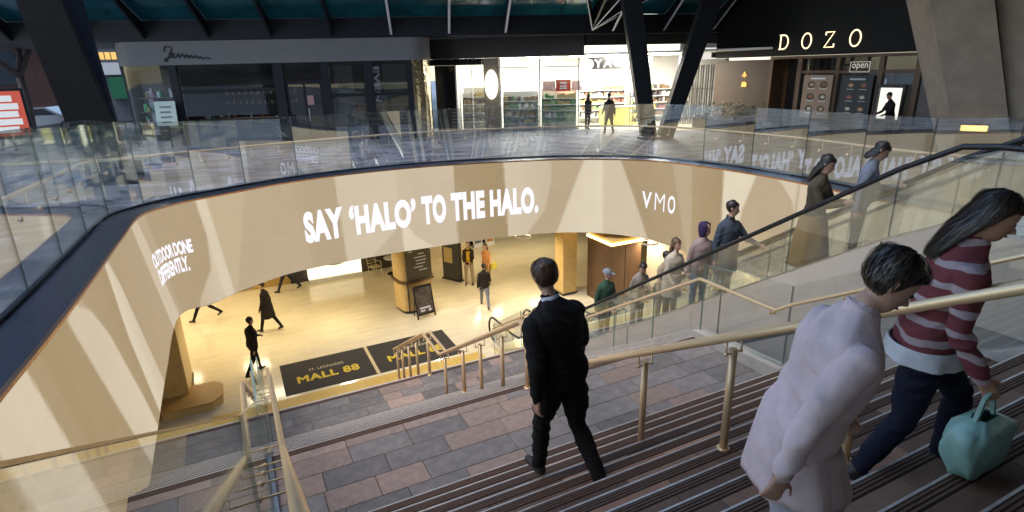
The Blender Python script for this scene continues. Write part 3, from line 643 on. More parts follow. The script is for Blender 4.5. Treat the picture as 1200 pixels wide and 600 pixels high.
# ---------------------------------------------------------------- left shop with pale header and script sign
def ang(a, b): return math.atan2(b[1]-a[1], b[0]-a[0])
PALEG = mat('pale grey render', (.16, .145, .13), .6, var=.08, vscale=1.2)
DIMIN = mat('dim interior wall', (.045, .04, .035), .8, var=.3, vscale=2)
BLIND = mat('beige roller blind', (.33, .28, .21), .8, var=.05)
def pane(parent, u0, u1, z0, z1, y=.05, m=None, name='pane', th=.012):
    return MB().box(u0, y, z0, u1, y+th, z1).build(name, m or DARKG, parent)
def cafe():
    A, B = (-4.7, 30.6), (8.6, 26.1)
    t = thing('cafe_shopfront', 'dark glazed cafe front under a pale grey header with script sign', 'shop', (*A, 0), ang(A, B))
    m = MB(); n = 10                                       # header with rounded ends
    front = [(0.9+.9*(1-math.cos(a)), .9*(1-math.sin(a))) for a in np.linspace(0, PI/2, n)]
    right = [(13.4+.9*math.sin(a), .9*(1-math.cos(a))) for a in np.linspace(0, PI/2, n)]
    m.prism(front+right+[(14.3, 6), (.9, 6)], 3.46, 4.42, 'z'); m.build('header', PALEG, t, smooth=False)
    for (a, b) in ((3.14, 3.46), (7.42, 7.84), (9.46, 9.8), (11.3, 11.7), (13.2, 13.44)):
        MB().box(a, -.02, 0, b, .16, 3.455).build('mullion', BLACKM, t)
    pl = mat('grey shop plinth', (.16, .17, .18), .45, var=.15)
    MB().box(3.47, .0, 0, 7.41, .5, 1.05).build('counter_wall', pl, t); MB().box(9.81, .02, 0, 11.29, .3, .62).build('plinth', pl, t); MB().box(11.71, .02, 0, 13.19, .3, .62).build('plinth', pl, t)
    MB().box(3.47, .02, 2.28, 7.41, .12, 2.42).build('transom', BLACKM, t); MB().box(9.81, .02, 1.96, 11.29, .12, 2.1).build('transom', BLACKM, t); MB().box(11.71, .02, 1.96, 13.19, .12, 2.1).build('transom', BLACKM, t)
    pane(t, 3.47, 7.41, 2.43, 3.45); pane(t, 3.47, 7.41, 1.3, 2.27)
    for (a, b) in ((9.81, 11.29), (11.71, 13.19)): pane(t, a, b, 2.11, 3.45); pane(t, a, b, .63, 1.95)
    d = MB(); d.box(7.85, .06, 0, 7.97, .14, 2.7); d.box(9.33, .06, 0, 9.45, .14, 2.7); d.box(7.97, .06, 2.58, 9.33, .14, 2.7); d.box(7.97, .06, 0, 9.33, .14, .3); d.box(8.6, .07, .3, 8.7, .13, 2.58)
    door = d.build('door', BLACKM, t); pane(door, 7.97, 8.6, .3, 2.58); pane(door, 8.7, 9.33, .3, 2.58); MB().tube([(8.75, .0, .95), (8.75, .0, 1.5)], .018, 8).build('handle', STEEL, door)
    pane(t, 7.85, 9.45, 2.75, 3.45); MB().box(8.72, .045, 1.65, 9.0, .05, 2.05).build('door_notice', mat('faded notice paper', (.4, .2, .18), .7), door)
    # inside: dark room, blinds, back bar with bottles
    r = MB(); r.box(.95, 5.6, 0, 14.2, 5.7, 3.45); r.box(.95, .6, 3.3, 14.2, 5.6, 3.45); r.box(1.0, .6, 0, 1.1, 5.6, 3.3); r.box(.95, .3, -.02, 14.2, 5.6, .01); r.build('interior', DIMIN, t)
    for (a, b) in ((9.95, 10.75), (11.75, 11.95), (12.1, 13.15)): MB().box(a, .35, .7, b, .37, 3.3).build('roller_blind', BLIND, t)
    area('cafe_light', (11.5, 1.6, 3.2), (2.5, .8), 60, (1, .85, .65), t); area('cafe_light', (5.4, 3.4, 3.2), (2.5, .8), 22, (1, .9, .8), t)
    MB().box(9.85, .5, 1.2, 10.9, .53, 2.0).build('red_panel', mat('red board', (.35, .05, .035), .6), t)
    bs = MB()
    for z in (1.5, 2.0, 2.5): bs.box(3.6, 4.9, z, 7.3, 5.2, z+.04)
    bs.box(3.6, 1.0, .0, 7.3, 1.6, 1.1); bs.build('back_bar', DARKM, t)
    b = MB()
    for z in (1.54, 2.04):
        for k in range(34):
            x = 3.7+k*.105+random.uniform(-.02, .02); h = random.uniform(.14, .3); b.lathe([(.035, 0), (.035, h*.65), (.012, h*.75), (.012, h)], 6, (x, 5.05, z), mi=k % 3)
    for k in range(20):
        x = 3.6+random.random()*3.7; h = random.uniform(.05, .22); b.lathe([(.04, 0), (.045, h)], 6, (x, 1.2+random.random()*.3, 1.1), mi=random.randrange(3))
    b.build('bottles', [mat('bottle white', (.5, .5, .5), .3), mat('bottle green', (.05, .18, .1), .2), mat('bottle amber', (.25, .12, .03), .2)], t, kind='stuff')
    # rounded display corner at the left, mirrored corner at right
    m = MB()
    cl = [(1.0+.9*(1-math.cos(a)), .9*(1-math.sin(a))) for a in np.linspace(0, PI/2, 9)]+[(3.13, .0)]
    for (p, q) in zip(cl[:-1], cl[1:]): m.add([(p[0], p[1], .3), (q[0], q[1], .3), (q[0], q[1], 3.455), (p[0], p[1], 3.455)], [(0, 1, 2, 3)])
    m.build('curved_pane', SHOPG, t); MB().prism([(c[0], c[1]+.02) for c in cl]+[(3.1, 1.0), (1.2, 1.0)], 0, .3, 'z').build('display_base', pl, t)
    sh = MB()
    for z in (.9, 1.5, 2.1): sh.box(1.5, .5, z, 3.05, .9, z+.03)
    sh.box(1.4, 1.2, .3, 3.1, 1.25, 3.4); sh.build('display_shelf', mat('dim shelf', (.12, .11, .09), .6), t)
    g = MB()
    for k in range(26):
        z = random.choice((.93, 1.53, 2.13)); x = random.uniform(1.55, 3.0); h = random.uniform(.12, .42); wd = random.uniform(.05, .12); g.box(x, .55, z, x+wd, .7, z+h, k % 4)
    g.box(1.75, .8, .5, 1.95, .85, 2.4, 0); g.build('display_goods', [mat('cloth pale', (.5, .52, .55), .8), mat('green goods', (.05, .35, .12), .6), mat('ochre goods', (.4, .28, .08), .6), mat('pink goods', (.5, .35, .38), .7)], t, kind='stuff')
    mir = mat('bright mirror foil', (.75, .68, .5), .12, metal=1, var=.2, vscale=3, bump=.6, bscale=5)
    m = MB(); cr = [(13.45+.8*math.sin(a), .05+.8*(1-math.cos(a))) for a in np.linspace(0, PI/2, 10)]
    for (p, q) in zip(cr[:-1], cr[1:]): m.add([(p[0], p[1], .02), (q[0], q[1], .02), (q[0], q[1], 3.455), (p[0], p[1], 3.455)], [(0, 1, 2, 3)])
    m.build('mirror_corner', mir, t)
    # script lettering on the header
    pts = [(0, .42), (.12, .62), (.3, .6), (.42, .55), (.28, .35), (.15, .12), (.05, 0), (-.04, .05), (.08, .14), (.35, .2), (.47, .3), (.4, .36), (.33, .25), (.42, .14), (.58, .2), (.68, .32), (.7, .15), (.82, .28), (.92, .28), (.95, .14), (1.08, .27), (1.16, .12), (1.28, .25), (1.38, .11), (1.5, .22), (1.6, .1), (1.72, .18), (1.82, .08), (2.0, .12), (2.25, .05)]
    P = [Vector((3.12+x*.82, -.03, 3.62+z*.95)) for x, z in pts]; sm = []
    for i in range(len(P)-1):
        p0, p1, p2, p3 = P[max(0, i-1)], P[i], P[i+1], P[min(len(P)-1, i+2)]
        for k in range(5):
            q = k/5; sm.append(.5*((2*p1)+(p2-p0)*q+(2*p0-5*p1+4*p2-p3)*q*q+(3*p1-p0-3*p2+p3)*q**3))
    MB().tube(sm, .022, 6).build('script_lettering', BLACK, t, smooth=True)
    put_text('window_lettering', 'EVEN', 1.5, mat('grey vinyl', (.22, .22, .22), .6), t, (11.72, .04, 3.2), (0, 0, -1), (1, 0, 0), size=.26, sx=1, bold=.0)
    b = thing('menu_board', 'pale menu board standing by the curved cafe display', 'menu board', (-2.12, 29.25, 0), ang(A, B))
    m = MB(); m.hexa([(-.42, -.02, .98), (.42, -.02, .98), (.42, .02, .98), (-.42, .02, .98), (-.42, .1, 2.0), (.42, .1, 2.0), (.42, .14, 2.0), (-.42, .14, 2.0)]); m.build('board', mat('pale green card', (.5, .56, .47), .7), b)
    m = MB()
    for k in range(4): m.box(-.22, -.012+.024*k*1.0-.02, 1.12+k*.21, random.uniform(.1, .3), -.004+.024*k, 1.16+k*.21)
    m.build('menu_lines', mat('menu ink', (.12, .14, .12), .8), b, kind='stuff')
    m = MB(); m.box(-.03, .0, 0, .03, .06, 1.0); m.box(-.3, -.1, 0, .3, .2, .02); m.build('stand', BLACKM, b)
cafe()

# ---------------------------------------------------------------- bright grocery shop (two fronts)
SHOPW = mat('shop white lacquer', (.82, .81, .77), .4)
TAN = mat('tan wall panel', (.33, .25, .15), .6, var=.08)
LIT = emis('shop ceiling light', (1, .95, .84), 7.0)
PRODM = [mat('pack %d' % i, c, .5) for i, c in enumerate([(.10, .26, .10), (.42, .16, .12), (.5, .4, .16), (.65, .62, .55), (.18, .24, .36), (.3, .2, .12), (.3, .4, .2), (.12, .1, .1)])]
def shelf_unit(parent_loc, rz, u0, u1, zs, label, pal, depth=.4, hmax=.26, back=True):
    t = thing('shelf', label, 'shelf', parent_loc, rz); m = MB()
    for z in zs: m.box(u0, 0, z, u1, depth, z+.03)
    m.box(u0-.03, 0, 0, u0, depth, zs[-1]+.5); m.box(u1, 0, 0, u1+.03, depth, zs[-1]+.5)
    if back: m.box(u0, depth, 0, u1, depth+.03, zs[-1]+.5)
    m.build('shelving', SHOPW, t); g = MB()
    for z in zs:
        x = u0+.03; c = random.choice(pal)
        while x < u1-.1:
            wd = random.uniform(.07, .15); h = random.uniform(.12, hmax)
            if random.random() < .3: c = random.choice(pal)
            if random.random() < .9: g.box(x, random.uniform(.01, .08), z+.031, x+wd-.008, depth-.05, z+.031+h, c)
            x += wd
    g.build('packets', PRODM, t, kind='stuff'); return t
def grocery():
    C, D = (12.3, 27.1), (16.3, 24.6); a1 = ang(C, D); E_, F_ = (16.3, 24.6), (23.8, 22.6); a2 = ang(E_, F_)
    t = thing('grocery_shop', 'brightly lit white grocery shop with glass fronts on a corner', 'shop', (*C, 0), a1)
    MB().box(-.36, -.05, 0, .4, .3, 3.5).build('pillar', TAN, t)
    m = MB(); m.tube([(.02, -.06, 2.25), (.02, -.12, 2.25)], .7, 32); 
    m.xf(lambda p: (.02+(p[0]-.02)*.47, p[1], p[2])); m.build('oval_lightbox', emis('lightbox white', (1, .97, .9), 1.6), t)
    fr = MB()
    for x in (.42, 2.38, 4.3): fr.box(x, 0, 0, x+.06, .08, 3.5)
    fr.box(.48, .01, 3.0, 4.3, .07, 3.05); fr.box(.48, .01, 0, 4.3, .07, .08); fr.build('window_frame', mat('satin aluminium', (.5, .49, .46), .4, metal=.6), t)
    for (a, b) in ((.48, 2.38), (2.44, 4.3)): pane(t, a, b, .08, 2.99, .03, SHOPG); pane(t, a, b, 3.06, 3.5, .03, SHOPG)
    # recessed entry at left with dark door and lit display, slatted grille above
    MB().box(-3.1, 1.2, 0, -1.95, 1.3, 3.2).build('dark_door', mat('black gloss panel', (.01, .01, .012), .12), t)
    for k in range(20): MB().box(-3.1+k*.135, .2, 3.22, -3.04+k*.135, .5, 3.5).build('grille_slat', BLACKM, t)
    MB().box(-3.2, .52, 3.2, -.37, .6, 3.5).build('grille_back', BLACK, t)
    MB().box(-1.9, .5, 0, -1.84, 1.2, 3.2).build('entry_post', SHOPW, t); pane(t, -1.83, -.37, .08, 3.0, .7, SHOPG); MB().box(-1.1, .68, .08, -1.06, .76, 3.0).build('entry_mullion', SHOPW, t)
    # room: back walls, floor, ceiling
    wx = lambda p: p
    r = MB(); r.box(-1.9, 5.0, 0, 12, 5.1, 3.6); r.box(-1.95, 1.3, 0, -1.85, 5.0, 3.6); r.build('back_wall', SHOPW, t)
    c = MB(); c.prism([(-3.2, .0), (4.4, .0), (12.5, -2.6), (12.5, 5), (-3.2, 5)][::1], 3.52, 3.6, 'z'); c.build('shop_ceiling', SHOPW, t)
    c = MB(); c.prism([(-3.2, .05), (4.35, .05), (12.5, -2.5), (12.5, 5), (-3.2, 5)], .004, .03, 'z'); c.build('shop_floor', mat('pale shop tiles', (.5, .46, .36), .3), t)
    for k, (x, y) in enumerate(((.2, 1.6), (2.4, 1.6), (.2, 3.6), (2.4, 3.6), (4.6, 2.2), (6.6, 2.2), (8.8, 1.8), (5.5, .2), (8, -.3))):
        MB().box(x-.8, y-.12, 3.46, x+.8, y+.12, 3.515).build('ceiling_light', LIT, t)
    for (x, y) in ((1.2, 2.4), (5.6, 1.0), (8.2, .8)): area('shop_light', (x, y, 3.4), (2.6, 1.5), 360, (1, .95, .86), t)
    for (x, z) in ((1.3, 2.45), (2.75, 2.45), (3.55, 2.5)):
        m = MB(); m.lathe([(.02, .35), (.2, .32), (.32, .1), (.34, 0), (.28, -.2), (.02, -.3)], 16, (x, .9, z)); m.tube([(x, .9, z+.3), (x, .9, 3.5)], .01, 5); m.build('globe_lamp', emis('globe glow', (1, .96, .88), 2.2), t, smooth=True)
    # shop sign on the second front
    def q(u, y, z): return (E_[0]+math.cos(a2)*u-math.sin(a2)*y, E_[1]+math.sin(a2)*u+math.cos(a2)*y, z)
    t2 = thing('shop_sign', 'white upright letters YAOCHI over the bright shop opening', 'sign', (*E_, 0), a2)
    put_text('lettering', 'YAOCHI', 2.75, emis('sign white', (1, .97, .9), 1.5), t2, (.35, -.02, 2.93), (1, 0, 0), (0, 0, 1), size=.38, sx=.8, bold=.03, space=1.3)
    MB().box(.1, .0, 2.86, 3.4, .03, 3.40).build('backing', mat('sign backing grey', (.22, .21, .2), .5), t2)
    m = MB(); m.tube([(.1, -.03, 3.1), (.1, -.08, 3.1)], .22, 20); m.build('roundel', emis('lightbox white', (1, .97, .9), 1.6), t2)
    t3 = thing('shutter_front', 'grey folding slat shutters under a white frame at the end of the grocery', 'shutter', (*E_, 0), a2)
    f = MB(); f.box(4.9, -.05, 2.95, 7.55, .15, 3.2); f.box(4.9, -.05, 3.75, 7.55, .15, 3.95); f.box(7.4, -.05, 0, 7.55, .15, 3.95); f.box(4.9, -.05, 3.2, 5.1, .15, 3.75); f.build('frame', SHOPW, t3)
    MB().box(5.1, .06, 3.2, 7.4, .1, 3.75).build('transom_light', emis('transom glow', (1, .95, .85), .55), t3); MB().box(6.6, .03, 3.27, 7.2, .055, 3.68).build('dark_vent', BLACK, t3)
    for k in range(18): MB().box(4.95+k*.138, -.01+(.04 if k % 2 else 0), .02, 5.03+k*.138, .03+(.04 if k % 2 else 0), 2.94).build('slat', mat('grey shutter metal', (.35, .34, .32), .4, metal=.5), t3)
    MB().box(4.95, .05, 1.75, 7.4, .09, 1.81).build('shutter_rail', mat('grey shutter metal', (.35, .34, .32), .4, metal=.5), t3)
    sg = [0, 0, 6, 6, 3, 0, 2]
    mx = [3, 2, 5, 1, 7, 3, 6]
    pl = lambda u, y: (C[0]+math.cos(a1)*u-math.sin(a1)*y, C[1]+math.sin(a1)*u+math.cos(a1)*y, .03)
    shelf_unit(pl(.55, .35), a1, 0, 1.75, (.25, .62, .98, 1.35), 'white shelves of green and brown packets in the left shop window', [3, 5, 7, 0, 2])
    shelf_unit(pl(2.5, .35), a1, 0, 1.7, (.25, .55, .85, 1.15, 1.45), 'white shelves of green packets in the right shop window', sg)
    shelf_unit(pl(-1.7, 1.2), a1, 0, 1.25, (.3, .75, 1.2, 1.55), 'narrow lit display shelves beside the tan pillar', [5, 2, 3, 7])
    o = MB(); o.box(0, 0, 0, .75, .03, .55); ob = o.build('red_poster', mat('red shop poster', (.55, .06, .03), .6), None, label='red poster with pink side panels above the right shop shelves', cat='poster'); ob.location = pl(3.2, .3)[:2]+(1.85,); ob.rotation_euler = (0, 0, a1)
    o = MB(); o.box(-.65, .005, .02, -.02, .03, .5); o.box(.78, .005, .02, 1.2, .03, .5); o.build('side_panel', mat('pink shop poster', (.75, .45, .4), .6), ob)
    o = MB()
    for z in (.1, .22, .36): o.box(.2, -.01, z, .55, -.002, z+.07)
    o.build('poster_mark', WHITE, ob)
    for (u, y, L, lab) in ((.5, 2.6, 2.6, 'tall shelf of mixed packets inside the open shop'), (3.6, 2.2, 3.2, 'tall shelf of packets behind the folding shutters')):
        x, yy, _ = q(u, y, 0); shelf_unit((x, yy, .03), a2, 0, L, (.3, .65, 1.0, 1.35, 1.7), lab, mx)
    x, yy, _ = q(1.2, .9, 0); ct = thing('shop_counter', 'yellow lit counter inside the shop opening', 'counter', (x, yy, .03), a2)
    MB().box(0, 0, 0, 1.9, .5, .92).build('body', mat('yellow counter front', (.6, .55, .18), .5), ct); MB().box(-.03, -.03, .92, 1.93, .53, .96).build('top', SHOPW, ct)
    x, yy, _ = q(2.35, -.25, 0); rk = thing('magazine_rack', 'wire rack of small packets in front of the shop counter', 'rack', (x, yy, 0), a2)
    m = MB()
    for x_ in (0, .7):
        for y_ in (0, .35): m.tube([(x_, y_, 0), (x_, y_, 1.7)], .015, 6)
    for z in (.3, .7, 1.1, 1.5): m.box(0, 0, z, .7, .35, z+.02)
    m.build('frame', BLACKM, rk); g = MB()
    for z in (.32, .72, 1.12, 1.52):
        for k in range(7): g.box(.02+k*.095, .02, z, .1+k*.095, .3, z+random.uniform(.1, .28), random.randrange(8))
    g.build('packets', PRODM, rk, kind='stuff')
grocery()

# ---------------------------------------------------------------- restaurant with neon letters
def restaurant():
    O = (22.0, 21.3); t = thing('restaurant_front', 'dark timber restaurant front with neon letters and menu posters', 'restaurant', (*O, 0), -PI/2)
    bw = mat('brown render wall', (.06, .035, .019), .6, var=.2, vscale=2); NIGHT = mat('near black fascia', (.007, .0065, .0065), .6, var=.3, vscale=2, spec=.2)
    MB().box(-.6, 0, 0, 2.6, .3, 3.1).build('side_wall', bw, t); MB().box(-.6, -.05, 3.22, 16, .3, 9).build('fascia', NIGHT, t)
    for (a, b) in ((2.6, 2.75), (4.0, 4.2), (5.72, 5.9), (7.45, 7.62), (8.75, 8.95), (10.6, 10.8)): MB().box(a, -.02, 0, b, .2, 3.1).build('timber_post', WOOD, t)
    MB().box(2.6, -.04, 3.101, 16, .22, 3.21).build('timber_beam', WOOD, t)
    for (a, b) in ((4.2, 5.72), (5.9, 7.45), (7.62, 8.75), (8.95, 10.6)):
        MB().box(a, 0, 2.52, b, .15, 2.62).build('transom', WOOD, t); pane(t, a, b, 2.63, 3.09, .05); pane(t, a, b, .75, 2.51, .05)
        MB().box(a, .0, 0, b, .2, .74).build('sill_panel', mat('dark timber panel', (.04, .022, .012), .5), t)
    for k in range(9): MB().box(4.25+k*.72, .35, .8, 4.28+k*.72, .38, 3.1).build('curtain_rod', WOOD, t)
    r = MB(); r.box(2.6, 4, 0, 16, 4.1, 3.2); r.box(2.6, .2, 3.15, 16, 4, 3.2); r.box(2.6, .3, .0, 16, 4, .02); r.box(2.5, .3, 0, 2.6, 4, 3.2); r.build('interior', mat('dim warm interior', (.12, .075, .04), .7), t)
    MB().box(2.76, 1.0, 0, 3.99, 1.06, 3.1).build('dark_doorway', mat('dark door timber', (.02, .012, .008), .5), t)
    curt = mat('pale curtain', (.4, .36, .28), .9, var=.15, aniso=(6, 1, .3))
    for (a, b) in ((4.25, 5.7), (5.95, 7.4), (7.65, 8.7)): MB().box(a, .5, .8, b, .52, 2.5).build('curtain', curt, t)
    for x in (5.0, 6.7, 8.2, 9.8): area('restaurant_lamp', (x, 2.2, 2.95), (.8, .8), 12, (1, .75, .45), t)
    # neon letters, built as serif strokes
    s = thing('neon_sign', 'glowing neon letters DOZO above the restaurant windows', 'sign', (*O, 0), -PI/2)
    NE = emis('neon warm white', (1, .76, .42), 1.7); NB = mat('neon halo backing', (.3, .2, .1), .6)
    h, z0 = .56, 3.5
    def stroke(pts, u): return [(u+x*h, -.09, z0+z*h) for x, z in pts]
    Dp = [[(.1, 0), (.1, 1)], [(0, 0), (.35, 0)]+[(.35+.42*math.sin(a), .5-.5*math.cos(a)) for a in np.linspace(0, PI, 14)][1:]+[(0, 1)]]
    Op = [[(.38+.38*math.cos(a), .5+.52*math.sin(a)) for a in np.linspace(0, 2*PI, 25)]]
    Zp = [[(.05, .8), (.05, 1), (.68, 1), (0, 0), (.72, 0), (.72, .22)]]
    for (u, L) in ((3.02, Dp), (4.12, Op), (5.15, Zp), (6.2, Op)):
        m = MB(); b2 = MB()
        for st in L: m.tube(stroke(st, u), .026, 6); b2.tube([(p[0], p[1]+.05, p[2]) for p in stroke(st, u)], .045, 6)
        o = m.build('letter', NE, s, smooth=True); b2.build('letter_back', DARKM, o)
    area('neon_glow', (5.0, -.12, 3.8), (3.6, .4), 5, (1, .75, .42), s, (R(-90), 0, 0))
    s2 = thing('small_neon_sign', 'two small glowing neon marks on the brown restaurant side wall', 'sign', (*O, 0), -PI/2)
    NA = emis('neon amber', (1, .5, .12), 1.3)
    m = MB(); m.tube([(1.12, -.05, 2.42), (1.4, -.05, 2.42)], .022, 6); m.tube([(1.17, -.05, 2.5), (1.35, -.05, 2.5)], .022, 6); m.tube([(1.26, -.05, 2.34), (1.26, -.05, 2.6)], .022, 6); m.build('flame_mark', NA, s2)
    m = MB(); m.tube([(1.12, -.05, 1.95), (1.4, -.05, 1.95), (1.36, -.05, 2.13), (1.16, -.05, 2.13)], .02, 6); m.box(1.13, -.04, 1.93, 1.4, -.02, 2.1); m.build('bowl_mark', NA, s2)
    # menus
    def menu(u0, u1, z0, z1, m0, label, ink):
        p = thing('menu_poster', label, 'poster', (*O, 0), -PI/2); MB().box(u0, -.1, z0, u1, -.085, z1).build('sheet', m0, p)
        W_, H_ = u1-u0, z1-z0; MB().box(u0+W_*.25, -.106, z1-H_*.1, u1-W_*.25, -.101, z1-H_*.06).build('title_bar', ink, p)
        for r_ in range(3):
            for c_ in range(2):
                cx, cz = u0+W_*(.3+.42*c_), z1-H_*(.22+.28*r_); g = MB(); g.tube([(cx, -.101, cz), (cx, -.108, cz)], W_*.13, 14); g.xf(lambda q: (q[0], q[1], cz+(q[2]-cz)*.8)); di = g.build('dish', mat('dish dark', (.06, .045, .04), .5), p)
                MB().ball((cx+.02, -.11, cz), (W_*.08, .006, W_*.05), 8, 6).build('food', mat('food %d' % ((r_+c_) % 3), [(.5, .3, .15), (.35, .1, .05), (.55, .5, .35)][(r_+c_) % 3], .6), di)
                MB().box(cx-W_*.12, -.105, cz-H_*.105, cx+W_*.12, -.101, cz-H_*.09).build('caption_line', ink, p)
    menu(4.45, 5.75, .75, 2.45, mat('tan poster paper', (.33, .22, .15), .7), 'tan menu poster with six dishes on the restaurant window', WHITE)
    menu(6.15, 7.38, .85, 2.42, mat('charcoal poster paper', (.03, .033, .036), .6), 'charcoal menu poster with six dishes beside the tan one', mat('poster grey ink', (.45, .45, .45), .7))
    for x in (4.3, 5.82, 6.0, 7.44): MB().box(x, .42, 1.0, x+.1, .44, 2.3).build('lit_gap', emis('curtain glow', (.8, .9, 1), .35), t)
    op = thing('open_sign', 'boxed neon sign reading open hung over the charcoal menu', 'sign', (*O, 0), -PI/2); W1 = emis('dim neon white', (.8, .75, .65), .55)
    m = MB(); m.tube([(6.36, -.05, 2.56), (7.12, -.05, 2.56), (7.12, -.05, 2.92), (6.36, -.05, 2.92)], .012, 5, closed=True); m.build('frame', W1, op)
    put_text('lettering', 'open', .62, W1, op, (6.43, -.05, 2.62), (1, 0, 0), (0, 0, 1), size=.24, sx=1, bold=-.005)
    wn = thing('service_window', 'lit service window in a black frame at the restaurant', 'window', (*O, 0), -PI/2)
    f = MB(); f.box(7.55, -.12, .4, 7.66, -.02, 2.12); f.box(8.5, -.12, .4, 8.6, -.02, 2.12); f.box(7.66, -.12, 2.02, 8.5, -.02, 2.12); f.build('frame', BLACK, wn); MB().box(7.67, -.03, .9, 8.49, -.02, 2.0).build('lit_panel', emis('service light', (1, .95, .85), .75), wn)
restaurant()
def outdoor_set():
    # dim seating and planter in front of the restaurant
    t = thing('planter', 'dark planter with low shrubs in front of the restaurant wall', 'planter', (20.6, 19.6, 0)); MB().box(-.5, -1.6, 0, .5, 1.6, .55).build('box', DARKM, t)
    m = MB()
    for k in range(700):
        x, y, z = random.uniform(-.55, .55), random.uniform(-1.6, 1.6), .55+random.random()**1.3*.75; a = random.uniform(0, 6.28); b = random.uniform(-.6, .9); L = random.uniform(.06, .14)
        d = Vector((math.cos(a)*math.cos(b), math.sin(a)*math.cos(b), math.sin(b)))*L; sd_ = d.orthogonal().normalized()*L*.25; p = Vector((x, y, z))
        m.add([p, p+d*.5+sd_, p+d, p+d*.5-sd_], [(0, 1, 2, 3)])
    m.build('foliage', mat('dark leaf', (.035, .06, .025), .5, var=.4), t, kind='stuff')
outdoor_set()
def cafe_chair(loc, rz, label, col, group=None):
    t = thing('chair', label, 'chair', loc, rz, group); 
    MB().box(-.21, -.2, .43, .21, .2, .455).build('seat', col, t); m = MB()
    for x in (-.2, .2): m.tube([(x, -.2, .44), (x, -.26, .82)], .014, 6)
    m.tube([(-.2, -.26, .82), (.2, -.26, .82)], .014, 6); m.tube([(-.2, -.235, .68), (.2, -.235, .68)], .012, 6); m.tube([(-.2, -.22, .56), (.2, -.22, .56)], .012, 6); m.build('backrest', col, t)
    for sx in (-1, 1):
        for sy in (-1, 1): MB().tube([(sx*.19, sy*.18, .43), (sx*.22, sy*.22, 0)], .014, 6).build('leg', col, t)
        MB().tube([(sx*.21, -.21, .62), (sx*.24, .12, .64), (sx*.22, .17, .45)], .013, 6).build('armrest', col, t)
    return t
for k, (x, y, rz) in enumerate(((20.2, 17.0, .4), (19.9, 15.8, 2.6), (20.5, 14.6, 1.2))):
    cafe_chair((x, y, 0.0), rz, ['black outdoor chair nearest the shrub planter', 'black outdoor chair below the tan menu poster', 'black outdoor chair below the charcoal menu poster'][k], BLACKM, 'black chairs outside the restaurant')

